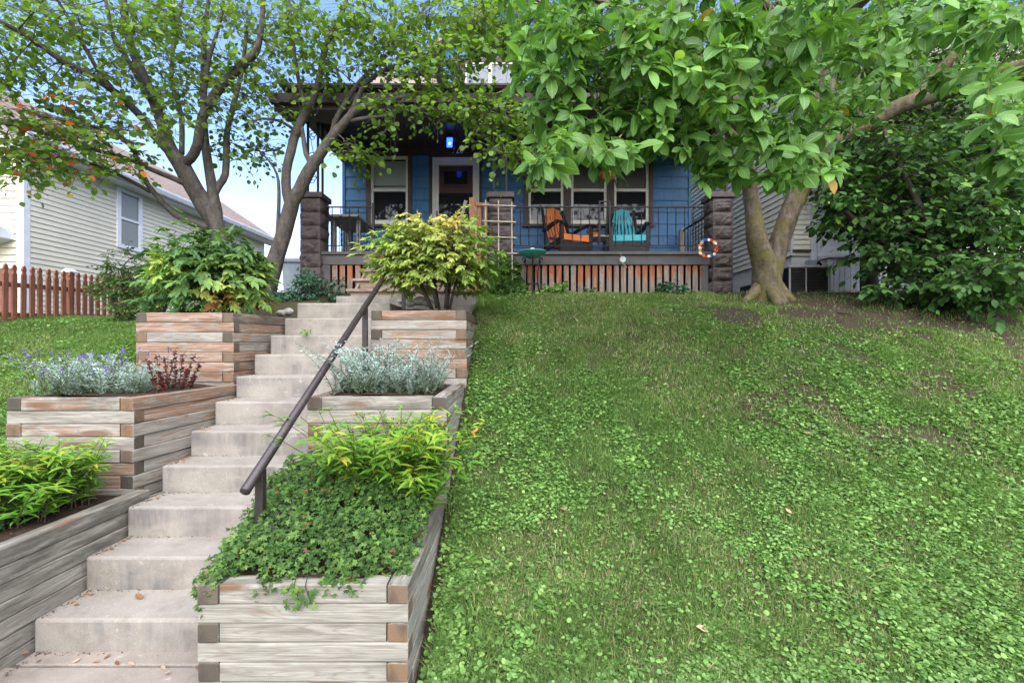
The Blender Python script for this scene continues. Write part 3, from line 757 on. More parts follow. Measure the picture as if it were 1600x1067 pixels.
# porch deck and skirting
m = MB(); m.cbox(-3.0, 3.12, DF-.03, DF+.04, ZD-.045, ZD, .005); m.box(-2.88, 3.0, DF, DF+.04, ZD-.19, ZD-.047)
m.box(-3.05, 3.2, DF+.042, DW-.004, ZD-.06, ZD-.004)
m.build('porch_deck', M_DECK, H)
def px7(x, d=7.08): return (x-800)/F*d
def skirt(x0, x1):
    z0 = float(gh((x0+x1)/2, DF+.03))-.03; m = MB(); e = random.uniform(-.003,.003)
    m.cbox(x0+e, x1+e, DF+.02, DF+.042, z0+random.uniform(0,.02), ZD-.192, .003); m.build('skirt_board', M_SKIRT, H)
for k in range(26):
    x = px7(813.5 + 11.2*k); skirt(x, x+.074)
for x in (519.3, 531, 543, 555.5): skirt(px7(x), px7(x)+.078)
for a, b in ((1095.5,1106),(503,516.5)):
    m = MB(); m.box(px7(a), px7(b), DF+.01, DF+.05, EYE+.5, ZD-.192); m.build('skirt_panel', M_DECK, H)

# rock faced pillars
def pillar(x0, x1, y0, y1, zb, ztop, seed):
    rr = np.random.default_rng(seed); m = MB(); C = .204; n = int(math.ceil((ztop-zb)/C))
    m.box(x0+.012, x1-.012, y0+.012, y1-.012, ztop-n*C, ztop)
    for k in range(n):
        za = ztop-(k+1)*C+.004; zb_ = ztop-k*C-.004
        for (a, b, nn) in (((x0,y0),(x1,y0),(0,-1)), ((x1,y0),(x1,y1),(1,0)), ((x1,y1),(x0,y1),(0,1)), ((x0,y1),(x0,y0),(-1,0))):
            N1, N2 = 12, 8; vs = []; of = rr.random(2)*50
            for j in range(N2+1):
                for i in range(N1+1):
                    s = i/N1; t = j/N2
                    e = min(s, 1-s)*N1/2.2; f = min(t, 1-t)*N2/1.6
                    k1 = min(1, e)*min(1, f)
                    pf = float(fbm(of[0]+s*3.2, of[1]+t*2.4, 3, 4)) + .45*float(abs(vnoise(of[0]+s*5+9, of[1]+t*4, 8)-.5))
                    o = k1*(.004+.058*(pf-.18)) + .012
                    px = a[0]+(b[0]-a[0])*s; py = a[1]+(b[1]-a[1])*s
                    vs.append((px+nn[0]*(o-.012), py+nn[1]*(o-.012), za+(zb_-za)*t))
            fs = [(j*(N1+1)+i, j*(N1+1)+i+1, (j+1)*(N1+1)+i+1, (j+1)*(N1+1)+i) for j in range(N2) for i in range(N1)]
            m.add(vs, fs)
    p = m.build('pillar', M_ROCK, H)
    m = MB(); m.cbox(x0-.035, x1+.035, y0-.035, y1+.035, ztop+.002, ztop+.085, .012); m.build('cap', M_ROCK, p)
    return p
ZP = EYE+2.12
PL_ = [(-3.13,-2.835), (-.335,.0), (2.97,3.265)]
for i, (a, b) in enumerate(PL_):
    pillar(a, b, PF, PF+.33, EYE+.5, ZP, 40+i)
# wrought-iron posts on the pillars
def ironpost(tubes, pairs):
    m = MB()
    for (x, y) in tubes: m.box(x-.014, x+.014, y-.014, y+.014, ZP+.085, BZ+.02)
    for (p, q) in pairs:
        p = np.array(p); q = np.array(q); c = (p+q)/2; u = (q-p); w = np.linalg.norm(u); u = u/w
        for z in (ZP+.30, ZP+.62, ZP+.95):
            for sg in (1, -1):
                pts = []
                for k in range(22):
                    th = k/21*2.1*math.pi; r = .075*(1-k/28)
                    d = (w/2-.075) + 0
                    xx = -sg*(w/2) + sg*.075 + sg*(-r*math.cos(th)); zz = z + sg*.02 + r*math.sin(th)
                    pts.append((c[0]+u[0]*xx, c[1]+u[1]*xx, zz))
                if sg == 1 or True: m.tube(pts, .0055, 5)
        m.bar((p[0], p[1], BZ-.1), (q[0], q[1], ZP+.35), .007, .007)
    m.build('iron_post', M_IRON, H)
ironpost([(-3.05, 7.08), (-2.90, 7.08), (-2.90, 7.25)], [((-3.05,7.08), (-2.90,7.08))])
ironpost([(-.275, 7.12), (-.085, 7.12)], [((-.275,7.12), (-.085,7.12))])
ironpost([(3.04, 7.08), (3.20, 7.08), (3.04, 7.25)], [((3.04,7.08), (3.20,7.08))])
# railings
ZT, ZB = EYE+2.02, EYE+1.44
def baluster():
    bm = bmesh.new(); n = 18; h = ZT-ZB; s = .0085
    rings = []
    for i in range(n+1):
        a = i/n*math.pi*3.2 if True else 0
        rings.append([bm.verts.new((s*math.cos(a+j*math.pi/2+.78), s*math.sin(a+j*math.pi/2+.78), h*i/n)) for j in range(4)])
    for i in range(n):
        for j in range(4): bm.faces.new((rings[i][j], rings[i][(j+1)%4], rings[i+1][(j+1)%4], rings[i+1][j]))
    me = bpy.data.meshes.new('baluster'); bm.to_mesh(me); bm.free(); me.materials.append(M_IRON); return me
BAL = baluster()
def railing(p, q, n, extra=()):
    p = np.array(p, float); q = np.array(q, float); m = MB()
    m.bar((*p, ZT), (*q, ZT), .03, .016); m.bar((*p, ZB), (*q, ZB), .02, .012)
    for e in extra: e(m)
    r = m.build('railing', M_IRON, H)
    b = base_of(r)
    for i in range(n):
        c = p+(q-p)*(i+.7)/(n+.4)
        o = link('baluster', BAL, r); o.location = (c[0]-b[0], c[1]-b[1], ZB-b[2])
YR = 7.13
railing((-2.80,YR), (-2.09,YR), 5, [lambda m: m.box(-2.105,-2.07,YR-.018,YR+.018,ZD,ZT+.06)])
def knob(m):
    for x in (1.32, 1.47): m.box(x-.011, x+.011, YR-.011, YR+.011, ZD, ZT+.085)
    m.bar((1.31,YR,ZT+.085), (1.48,YR,ZT+.085), .024, .014)
railing((.035,YR), (2.95,YR), 22, [knob])
for s, x in ((-1,-2.98), (1, 3.12)):
    def post(m, x=x): m.box(x-.05, x+.05, 8.62, 8.72, ZD, ZT-.02)
    railing((x,7.34), (x,8.62), 10)
    m = MB(); m.prism([(x-.055, ZD), (x+.055, ZD), (x+.055, ZT+.0), (x+.03, ZT+.05), (x-.03, ZT+.05), (x-.055, ZT)], 1, 8.63, 8.72); m.build('railing_post', M_GREYW, H)

# wooden porch steps
stp = []
for k, (d, h) in enumerate(((6.2,.687), (6.46,.857), (6.72,1.027), (6.97,1.197))):
    m = MB(); m.cbox(-2.17-.004*k, -.60, d-.02, d+.29, EYE+h-.036, EYE+h, .005)
    s = m.build('step_tread', M_OLDW, H)
    m = MB(); z0 = EYE+(.50 if k == 0 else h-.17); m.box(-2.12-.002*k, -.63, d+.02, d+.042, z0, EYE+h-.038); m.build('step_riser', M_OLDW, H)
m = MB(); m.box(-2.1, -.64, DF-.022, DF-.003, ZD-.13, ZD-.047); m.build('step_riser', M_SKIRT, H)
m = MB()
for x in (-2.11, -.66): m.prism([(6.25, EYE+.45), (7.04, EYE+.45), (7.04, EYE+1.15), (6.99, EYE+1.15), (6.26, EYE+.645)], 0, x, x+.03)
m.build('step_stringer', M_OLDW, H)
for x0, x1, d, yt, c in ((733,741.5,6.78,308,0), (745,752,6.86,319,0), (755.5,761,6.92,319,0)):
    m = MB(); m.cbox((x0-800)/F*d, (x1-800)/F*d, d, d+.06, EYE+.5, wz(yt, d), .004); m.build('stair_post', M_CEDAR, H)
m = MB(); m.cbox((741.8-800)/F*6.86, (764-800)/F*6.86, 6.835, 6.858, wz(322,6.86), wz(317,6.86), .003); m.build('stair_rail', M_CEDAR, H)
m = MB(); m.bar(P(716,356,6.74), P(728,313,6.74), .045, .02, (0,1,0)); o = m.build('leaning_board', M_GREYW, None)
setp(o, 'grey weathered board leaning by the porch stair post above the yellowing shrub', 'board')
# lantern
T = thing('porch_lantern', P(704,240,8.2), 'glowing blue glass lantern hanging from the porch ceiling before the house number', 'lantern')
c = P(703,224.5,8.2); m = MB(); w0, w1, hh = .052, .070, .085
z0, z1 = c[2]-hh, c[2]+hh
for sx, sy in ((-1,-1),(1,-1),(1,1),(-1,1)): m.bar((c[0]+sx*w0,c[1]+sy*w0,z0), (c[0]+sx*w1,c[1]+sy*w1,z1), .012, .012)
m.box(c[0]-w0-.01,c[0]+w0+.01,c[1]-w0-.01,c[1]+w0+.01,z0-.03,z0-.002); m.box(c[0]-w1-.01,c[0]+w1+.01,c[1]-w1-.01,c[1]+w1+.01,z1+.002,z1+.02); m.lathe((c[0],c[1],z1+.02), [(.085,0),(.03,.05),(.012,.06),(.012,.10),(0,.10)], 12)
m.box(c[0]-.006,c[0]+.006,c[1]-.006,c[1]+.006,z1+.10,ZC-.10)
m.build('lantern_frame', M_IRON, T)
m = MB(); m.box(c[0]-w0+.004,c[0]+w0-.004,c[1]-w0+.004,c[1]+w0-.004,z0+.002,z1-.002); m.build('glass', M_LAMPB, T)
m = MB(); m.lathe((c[0]+.004,c[1]-w0-.006,c[2]-.02), [(0,-.022),(.016,-.012),(.018,0),(.012,.014),(0,.022)], 10); m.build('bulb', M_LAMPC, T)

# ------------------------------------------------------------------ neighbour on the left
N1 = thing('neighbour_house', (-9,12,EYE+.3), 'cream sided neighbour house with pinkish roof behind the red picket fence', 'house')
XW, Y0, Y1 = -9.0, 8.73, 17.2; ZE = EYE+3.72
wy0, wy1 = 10.83, 11.44; wza, wzb = EYE+2.21, EYE+3.47
m = MB(); lap(m, (XW,0,0), (0,1,0), (1,0,0), Y0+.1, Y1, EYE+.2, ZE, .098, .016, [(wy0-.06,wy1+.06,wza-.06,wzb+.06)])
lap(m, (0,Y0,0), (1,0,0), (0,-1,0), -16, XW-.1, EYE+1.34, ZE+.2, .13, .026)
m.box(XW-.15, XW-.002, Y0+.1, Y1, EYE+.2, ZE); m.box(-16, XW-.002, Y0+.002, Y0+.1, EYE+.2, ZE+.2)
m.prism([(XW,ZE),(-14.2,ZE),(-11.6,ZE+1.7)], 1, Y1-.1, Y1); m.prism([(XW,ZE+.2),(-14.2,ZE+.2),(-11.6,ZE+1.75)], 1, Y0+.01, Y0+.1)
m.build('wall', M_CREAM, N1)
m = MB(); m.box(XW-.12, XW+.02, Y0-.02, Y0+.1, EYE+.2, ZE); m.build('corner_board', M_ALU, N1)
m = MB(); m.box(-16, XW-.12, Y0-.01, Y0, EYE+.2, EYE+1.337); m.build('foundation', M_BRICK, N1)
m = MB(); xe = -8.6; ze = EYE+3.70
m.prism([(xe,ze),(-11.6,EYE+5.72),(-14.6,ze),(-14.6,ze-.1),(-11.6,EYE+5.6),(xe,ze-.1)], 1, Y0-.4, Y1+.35); m.build('roof', M_ROOFL, N1)
m = MB(); m.prism([(xe-.03,ze-.115),(xe+.08,ze-.115),(xe+.115,ze-.03),(xe+.115,ze+.01),(xe-.03,ze+.01)], 1, Y0-.42, Y1+.37); m.build('gutter', M_ALU, N1)
m = MB(); m.box(XW+.02, xe-.035, Y0-.38, Y1+.33, ze-.16, ze-.14); m.box(xe-.06,xe-.034,Y0-.38,Y1+.33,ze-.139,ze-.105); m.build('soffit', M_ALU, N1)
m = MB(); m.box(XW-.02, XW+.035, wy0-.06, wy0+.04, wza-.06, wzb+.06); m.box(XW-.02, XW+.035, wy1-.04, wy1+.06, wza-.06, wzb+.06)
for a, b in ((wza-.06,wza+.03),(wzb-.03,wzb+.06)): m.box(XW-.02, XW+.035, wy0+.04, wy1-.04, a, b)
zmm = (wza+wzb)/2+.0; m.box(XW-.02, XW+.03, wy0+.04, wy1-.04, zmm-.025, zmm+.025)
w = m.build('window', M_ALU, N1)
m = MB(); m.box(XW-.01, XW+.004, wy0+.04, wy1-.04, wza+.03, zmm-.025); m.box(XW-.01, XW+.008, wy0+.04, wy1-.04, zmm+.025, wzb-.03); m.build('pane', glass('neighbour_pane', (.16,.17,.165), 1.5), w)
# porch roof corner at far left
m = MB(); m.prism([(-9.16, EYE+2.05), (-11.0, EYE+1.35), (-11.0, EYE+1.17), (-9.16, EYE+1.87)], 1, 8.3, 8.72); m.build('porch_roof', M_ALU, N1)

# ------------------------------------------------------------------ neighbour on the right
N2 = thing('neighbour_house', (7,12,EYE+.7), 'pale cream sided neighbour house behind the magnolia trunk', 'house')
XW, Y0, Y1 = 4.72, 8.0, 18.0; zb = EYE+1.45; zt = EYE+5.4
m = MB(); lap(m, (XW,0,0), (0,1,0), (-1,0,0), Y0+.03, Y1, zb, zt, .105, .018)
lap(m, (0,Y0,0), (1,0,0), (0,-1,0), XW+.03, 5.03, zb+.1, zt, .085, .016)
m.box(XW+.002, XW+.15, Y0+.15, Y1, zb, zt); m.box(XW+.002, 12, Y0+.002, Y0+.15, zb, zt)
m.build('wall', M_CREAM2, N2)
m = MB(); m.box(XW+.02, 12, Y0+.03, Y0+.14, EYE+.5, zb+.1); m.box(XW+.02, XW+.14, Y0+.15, Y1, EYE+.5, zb); m.build('foundation', M_WHITE, N2)
m = MB(); m.box(XW+.01, 5.04, Y0-.03, Y0+.02, zb+.06, zb+.1); m.build('sill_board', M_BROWNR, N2)
m = MB(); m.box(5.03, 5.13, Y0-.03, Y0+.001, EYE+.9, zt); m.box(XW-.015, XW+.03, Y0-.016, Y0+.03, zb, zt); m.build('corner_board', M_WPANEL, N2)
m = MB(); m.box(5.14, 7.2, Y0-.05, Y0, EYE+1.42, EYE+2.3)
m.box(5.16, 5.17, Y0-.07, Y0-.052, EYE+1.5, EYE+2.3); m.build('side_door', M_WPANEL, N2)
m = MB(); x = 5.14
while x < 9: m.cbox(x+.004, x+.086, Y0-.30, Y0-.27, EYE+.55, EYE+1.34, .004); x += .09
m.box(5.12, 9, Y0-.34, Y0-.07, EYE+1.36, EYE+1.40); m.build('porch_skirting', M_WPANEL, N2)
m = MB(); m.prism([(XW-.5, zt-.05), (8, zt+2.2), (8, zt+2.3), (XW-.5, zt+.05)], 1, Y0-.5, Y1); m.build('roof', M_ROOF, N2)
m = MB(); xx = wx(1266, 7.95); m.cbox(xx-.07, xx+.07, 7.88, 7.995, EYE+1.16, EYE+1.36, .01); m.cbox(xx-.05, xx+.05, 7.865, 7.878, EYE+1.24, EYE+1.27, .002); m.build('electric_meter', M_BIN, N2)
m = MB(); m.tube([(xx+.10,7.97,EYE+.9),(xx+.10,7.96,EYE+1.28),(xx+.14,7.95,EYE+1.33),(xx+.19,7.96,EYE+1.28),(xx+.20,7.97,EYE+.9)], .022, 8); m.build('conduit', M_IRON, N2, True)
# basement window on the side wall
m = MB(); m.box(XW-.004, XW+.019, 9.0, 9.8, EYE+.78, EYE+1.12); m.build('basement_window', M_GLASS, N2)

# air conditioner
T = thing('air_conditioner', (4.43, 7.3, EYE+.74), 'low outdoor air conditioner with dark grille right of the magnolia trunk', 'air conditioner')
x0, x1, y0, y1, z0, z1 = 4.10, 4.72, 7.0, 7.6, EYE+.70, EYE+1.09
m = MB(); m.cbox(x0-.012, x1+.012, y0-.012, y1+.012, z1, z1+.03, .008); m.lathe(((x0+x1)/2,(y0+y1)/2,z1+.03), [(.25,0),(.25,.012),(.2,.025),(0,.03)], 24); m.build('top', M_ACM, T)
m = MB()
for x in (x0, x1-.02): 
    for y in (y0, y1-.02): m.box(x, x+.02, y, y+.02, z0, z1-.002)
m.box(x0+.24, x0+.255, y0-.004, y0+.01, z0, z1-.002); m.build('corner_post', M_ACM, T)
m = MB(); m.box(x0+.03, x1-.03, y0+.03, y1-.03, z0, z1-.004)
z = z0+.02
while z < z1-.02: m.box(x0+.022, x1-.022, y0+.006, y1-.006, z, z+.006); z += .022
m.build('grille', M_GRILL, T)

# ------------------------------------------------------------------ picket fence
T = thing('picket_fence', (-6.45, 7, EYE+.3), 'red brown wooden picket fence in front of the cream neighbour house', 'fence')
XF = -6.45
pk = MB(); w = .031; h = .78
pk.prism([(-w,0),(w,0),(w,h-.13),(w*.62,h-.105),(w*.62,h-.085),(w*.95,h-.06),(w*.55,h-.02),(0,h),(-w*.55,h-.02),(-w*.95,h-.06),(-w*.62,h-.085),(-w*.62,h-.105),(-w,h-.13)], 0, -.011, .011)
y = 5.1; first = None
while y < 8.6:
    zb = EYE+.21+.03*(y-6)
    if first is None:
        first = pk.build('picket', M_FENCE, None); first.parent = T; o = first
    else: o = copy_child(first, T)
    o.location = (.03, y-7, zb-T.location.z); o.rotation_euler = (random.uniform(-.012,.012), 0, 0)
    y += .112
for zz in (.13, .52):
    m = MB(); m.bar((XF-.015,5.0,EYE+.21+zz-.03), (XF-.015,8.65,EYE+.21+zz+.08), .035, .06); m.build('fence_rail', M_FENCE, T)
for y in (5.0, 6.98, 8.7):
    m = MB(); m.cbox(XF-.10, XF-.036, y-.045, y+.045, EYE+.1, EYE+.98+.03*(y-6), .005); p = m.build('fence_post', M_FENCE, T)
    m = MB(); zz = EYE+.98+.03*(y-6); m.prism([(XF-.13,zz+.002),(XF-.006,zz+.002),(XF-.006,zz+.02),(XF-.068,zz+.06),(XF-.13,zz+.02)], 1, y-.07, y+.07); m.build('post_cap', M_ALU, p)

# ------------------------------------------------------------------ porch furniture
def rocking_chair(x, y, rot, paintm, label):
    T = thing('rocking_chair', (x, y, ZD), label, 'rocking chair', 'rocking chairs on the porch')
    T.rotation_euler = (0, 0, rot); BASE[T.name] = np.zeros(3)
    m = MB()      # local: faces -Y
    for k in range(5):
        yy = -.26+.1*k; m.cbox(-.27, .27, yy, yy+.088, .40-.035*k+.01, .425-.035*k+.01, .004)
    m.cbox(-.27, .27, -.285, -.265, .335, .435, .005); m.build('seat', paintm, T)
    m = MB()
    for k in range(7):
        a = (k-3)/3; pts = []
        for j in range(9):
            t = j/8; z = .32+.78*t; yy = .20+.27*t+.05*math.sin(t*3.1)
            xx = a*(.155+.06*math.sin(math.pi*min(1, t*1.15))-.045*t)
            pts.append((xx, yy, z - .03*abs(a)*t))
        for p, q in zip(pts[:-1], pts[1:]): m.bar(p, q, .037, .014, (0,-.94,.33))
    b = m.build('backrest', paintm, T)
    m = MB(); m.bar((-.2,.26,.46),(.2,.26,.46),.05,.02,(0,1,0)); m.bar((-.16,.47,1.06),(.16,.47,1.06),.05,.02,(0,1,0)); m.build('back_rail', M_CHAIRF, T)
    for s in (-1, 1):
        m = MB(); m.bar((s*.30,-.25,.03),(s*.30,-.27,.62),.05,.045); m.build('front_leg', M_CHAIRF, T)
        m = MB(); m.bar((s*.29,.24,.05),(s*.25,.30,.5),.045,.05); m.bar((s*.25,.30,.5),(s*.21,.49,1.04),.04,.045); m.build('rear_leg', M_CHAIRF, T)
        m = MB()
        pts = [(s*.31,-.34,.615),(s*.315,-.2,.655),(s*.31,0,.64),(s*.29,.2,.60),(s*.27,.33,.59)]
        for p, q in zip(pts[:-1], pts[1:]): m.bar(p, q, .085, .028)
        m.build('armrest', M_CHAIRF, T)
        m = MB(); pts = [(s*.30, -.42+.115*k, .018+.0055*(k-3.2)**2) for k in range(9)]
        for p, q in zip(pts[:-1], pts[1:]): m.bar(p, q, .04, .045)
        m.build('rocker', M_CHAIRF, T)
        m = MB(); m.bar((s*.285,-.25,.36),(s*.285,.27,.24),.025,.09); m.build('side_rail', M_CHAIRF, T)
    m = MB(); m.box(-.28,.28,-.262,-.24,.12,.32); m.build('front_apron', M_CHAIRF, T)
    BASE[T.name] = np.array([x, y, ZD])
rocking_chair(.95, 8.12, .48, M_ORANGE, 'orange slatted rocking chair with black frame on the porch')
rocking_chair(1.97, 8.15, -.06, M_TEAL, 'turquoise slatted rocking chair with black frame on the porch')
T = thing('side_table', (1.46, 8.35, ZD), 'small low dark table between the orange and turquoise rocking chairs', 'table')
m = MB(); m.cbox(1.22, 1.72, 8.12, 8.58, ZD+.46, ZD+.49, .006); m.build('table_top', M_TREL, T)
for sx in (1.26, 1.64):
    for sy in (8.16, 8.50):
        m = MB(); m.cbox(sx, sx+.045, sy, sy+.045, ZD, ZD+.458, .004); m.build('leg', M_CHAIRF, T)
m = MB(); m.cbox(1.24,1.70,8.14,8.56,ZD+.12,ZD+.14,.004); m.build('shelf', M_TREL, T)
T = thing('flower_pot', (1.44, 8.30, ZD+.49), 'shallow pot of orange and white flowers on the low porch table', 'flower pot')
m = MB(); m.lathe((1.44,8.3,ZD+.492), [(0,0),(.09,0),(.13,.06),(.12,.06),(.1,.05),(0,.05)], 18); m.build('pot', M_ORANGE, T, True)
n = 120; pp = np.stack([1.44+RNG.normal(0,.07,n), 8.3+RNG.normal(0,.06,n), ZD+.56+RNG.random(n)*.07], 1)
foliage('flowers', [leaf_arrays(pp, rdir(n), rdir(n,.2,1), .04, .025, SIMPLE, .2, .4)], L_FALL, T)
T = thing('porch_bench', (-2.72, 8.0, ZD), 'grey slatted bench table at the shaded left end of the porch', 'bench')
m = MB()
for k in range(4): m.cbox(-2.98+.145*k, -2.85+.145*k, 7.42, 8.55, ZD+.62, ZD+.66, .005)
m.build('table_top', M_GREYW, T)
for x in (-2.9, -2.5):
    for y in (7.6, 8.35):
        m = MB(); m.box(x, x+.06, y, y+.06, ZD, ZD+.618); m.build('leg', M_GREYW, T)
# things on and by the porch
T = thing('bird_bath', (.30, 6.75, EYE+.68), 'teal glazed birdbath bowl on dark curved metal legs', 'birdbath')
cx, cy, cz = P(832, 397, 6.75); m = MB()
m.lathe((cx,cy,cz-.06), [(0,0),(.05,.0),(.12,.03),(.195,.085),(.205,.10),(.195,.10),(.12,.055),(0,.03)], 32); m.build('bowl', M_BOWL, T, True)
m = MB(); m.lathe((cx,cy,cz+.0), [(0,-.03),(.045,.0),(.052,.04),(.04,.075),(.02,.09),(0,.093)], 18); m.build('globe', M_GLOBE, T, True)
for k in range(3):
    a = k*2.094+.5; m = MB(); pts = []
    for j in range(12):
        t = j/11; r = .13-.10*math.sin(t*math.pi)*.55 + .04*t*t; pts.append((cx+r*math.cos(a), cy+r*math.sin(a), cz-.07-.58*t))
    m.tube(pts, .011, 8)
    pts = [(cx+(.14+.03*math.cos(u))*math.cos(a), cy+(.14+.03*math.cos(u))*math.sin(a), cz-.07+.03*math.sin(u)) for u in np.linspace(0, 5, 12)]
    m.tube(pts, .008, 6); m.build('leg', M_IRON, T, True)
m = MB(); m.lathe((cx,cy,cz-.42), [(.075,-.006),(.085,0),(.075,.006),(.068,0),(.075,-.006)], 20); m.build('leg_ring', M_IRON, T, True)
# trellis
T = thing('trellis', (-.2, 6.72, EYE+.7), 'bleached wooden lattice trellis standing before the middle pillar', 'trellis')
d = 6.72
for x, y0, y1 in ((759.5,312,462), (779.5,313,462), (800.5,315,462)):
    m = MB(); m.bar(P(x,y1,d), P(x-.8,y0,d), .016, .012); m.build('trellis_upright', M_TREL, T)
for x0, x1, y in ((753,806,320.5), (753,806.5,345.5), (753,807,370), (757,808,394.5), (757,808,419.5), (756,808,443)):
    m = MB(); m.bar(P(x0,y-1,d-.014), P(x1,y+1,d-.014), .012, .016); m.build('trellis_crossbar', M_TREL, T)
# yellow box
m = MB(); x0, x1, d = wx(760.5,7.28), wx(788.5,7.28), 7.28
m.cbox(x0, x1, d, d+.09, ZP+.087, ZP+.155, .006); m.box(x0-.004, x1+.004, d-.004, d+.094, ZP+.157, ZP+.165); m.box(x0+.12, x0+.128, d-.003, d-.0005, ZP+.09, ZP+.15)
setp(m.build('small_box', M_YELLOW), 'small yellow box sitting on the cap of the middle porch pillar', 'box')
# flower ornament on the deck edge
T = thing('flower_ornament', P(973,407,7.0), 'small cream flower ornament hanging on the porch deck edge', 'ornament')
c = P(973,405,6.99); n = 14; a = np.arange(n)*2*np.pi/n
pp = np.tile(c,(n,1)); D = np.stack([np.cos(a), -.35*np.ones(n), np.sin(a)],1)
foliage('petals', [leaf_arrays(pp, D, np.tile([0,-1.,.1],(n,1)), .05, .03, OVAL, .1, .3, np.full(n,.9))], L_SILV, T)
m = MB(); m.tube([c, c+[.0,.0,-.06], c+[.04,0,-.09], c+[.06,0,-.12]], .004, 5); m.tube([c+[0,.0,.0], c+[-.02,0,.05], c+[-.03,0,.1]], .004, 5); m.build('stem', M_TREL, T)
# wreath
T = thing('wreath', P(1105,387,6.9), 'round wreath of red, white, blue and yellow flowers on the railing beside the right pillar', 'wreath')
c = P(1106,387,6.86); m = MB()
m.tube([(c[0]+.125*math.cos(t), c[1]+.02, c[2]+.125*math.sin(t)) for t in np.linspace(0, 2*math.pi, 25)], .010, 6, cap=False); m.build('ring', M_DSTEM, T, True)
for k in range(26):
    a = 2*math.pi*k/26+random.uniform(-.05,.05); mi = [0,0,1,3,0,0,1,2,2,2,1,4,4,1,4,3,1,4,0,0,1,2,2,1,0,3][k]
    p = (c[0]+(.127+random.uniform(-.014,.014))*math.cos(a), c[1]-.005+random.uniform(-.01,.01), c[2]+(.127+random.uniform(-.014,.014))*math.sin(a))
    m = MB(); m.lathe((0,0,0), [(0,-.012),(.014,-.012),(.024,.0),(.018,.009),(.012,.004),(0,.002)], 8)
    m.v = [(v[0]+p[0], p[1]-v[2], v[1]+p[2]) for v in m.v]; m.build('flower', M_FLR[mi], T, True)
# hanging basket
c = P(950,273,7.4)
T = thing('hanging_basket', tuple(c), 'orange coir hanging basket with a trailing fern before the triple window', 'hanging basket')
m = MB(); m.lathe(c, [(0,-.10),(.05,-.095),(.10,-.06),(.125,0),(.13,.03),(.115,.03),(0,.01)], 20); m.build('basket', M_COIR, T, True)
m = MB()
for k in range(3):
    a = k*2.094; m.tube([(c[0]+.125*math.cos(a), c[1]+.125*math.sin(a), c[2]+.03), (c[0], c[1], ZC-.45)], .004, 5)
m.tube([(c[0],c[1],ZC-.46),(c[0],c[1],ZC-.1)], .005, 5); m.build('hanger', M_IRON, T)
parts = []
for k in range(26):
    a = random.uniform(0, 6.28); L = random.uniform(.2,.42); n = 22; t = np.linspace(.1,1,n)
    pts = np.stack([c[0]+np.cos(a)*L*.75*t, c[1]+np.sin(a)*L*.75*t, c[2]+.06+.16*t-.55*L*t*t*1.7], 1)
    tang = norm(np.gradient(pts, axis=0)); side = norm(np.cross(tang, [0,0,1.]))
    for s in (-1, 1): parts.append(leaf_arrays(pts, side*s+tang*.5, np.tile([0,0,1.],(n,1)), .05*(1-.5*t), .018, SIMPLE, .1, .5))
foliage('fern', parts, L_FERN, T)
# wheelie bin left of the porch
T = thing('trash_bin', (-3.62, 7.9, EYE+.7), 'grey plastic trash bin beside the left porch pillar', 'trash bin')
m = MB(); m.prism([(-3.66,EYE+.66),(-3.2,EYE+.66),(-3.14,EYE+1.26),(-3.69,EYE+1.26)], 1, 7.6, 8.15); m.build('bin_body', M_BIN, T)
m = MB(); m.cbox(-3.73,-3.1,7.56,8.2,EYE+1.263,EYE+1.33,.02); m.build('lid', M_BIN, T)
# stones near the top of the steps
for i, (x, y, d, r) in enumerate(((655,470,5.55,.07),(641,474,5.5,.055),(668,473,5.5,.06),(628,471,5.75,.045),(450,487,5.45,.06),(440,489,5.4,.05))):
    c = P(x,y,d); bm = bmesh.new(); bmesh.ops.create_icosphere(bm, subdivisions=3, radius=r)
    for v in bm.verts:
        q = v.co/r*1.4; k = .75+.5*float(fbm(q.x+i*7, q.y+q.z*1.3, i, 3)); v.co = Vector((v.co.x*k*1.25, v.co.y*k, v.co.z*k*.75))
    me = bpy.data.meshes.new('stone'); bm.to_mesh(me); bm.free(); me.materials.append(M_STONE)
    o = link('stone', me, None, True); o.location = c; o.rotation_euler = (0,0,i*1.3)
    setp(o, 'rough pale stone edging the bed below the yellowing peony shrub' if i < 4 else 'rough pale stone at the right end of the top left planter', 'stone', 'stones beside the top step' if i < 4 else 'stones beside the top left planter')
# ------------------------------------------------------------------ tree growth
UP = np.array([0,0,1.])
def limb(pts):
    """pts (x,y,d,halfwidth px) -> smooth 3D polyline and radii"""
    A = np.array([P(p[0],p[1],p[2]) for p in pts]); R = np.array([p[3]*p[2]/F for p in pts])
    return resample(A, R)
def resample(A, R, step=.12):
    # Catmull-Rom
    out, rr = [], []; n = len(A)
    for i in range(n-1):
        p0, p1, p2, p3 = A[max(i-1,0)], A[i], A[i+1], A[min(i+2,n-1)]
        k = max(2, int(np.linalg.norm(p2-p1)/step))
        for j in range(k):
            t = j/k
            out.append(.5*((2*p1)+(-p0+p2)*t+(2*p0-5*p1+4*p2-p3)*t*t+(-p0+3*p1-3*p2+p3)*t**3)); rr.append(R[i]+(R[i+1]-R[i])*t)
    out.append(A[-1]); rr.append(R[-1])
    return np.array(out), np.array(rr)
def blobs(lst):
    T = []
    for (cx, cy, rx, ry, d0, d1, n) in lst:
        a = RNG.uniform(0, 2*np.pi, n); r = np.sqrt(RNG.random(n)); d = RNG.uniform(d0, d1, n)
        x = cx+rx*r*np.cos(a); y = cy+ry*r*np.sin(a)
        T.append(np.stack([(x-800)/F*d, d, EYE+(533-y)/F*d], 1))
    return np.concatenate(T)
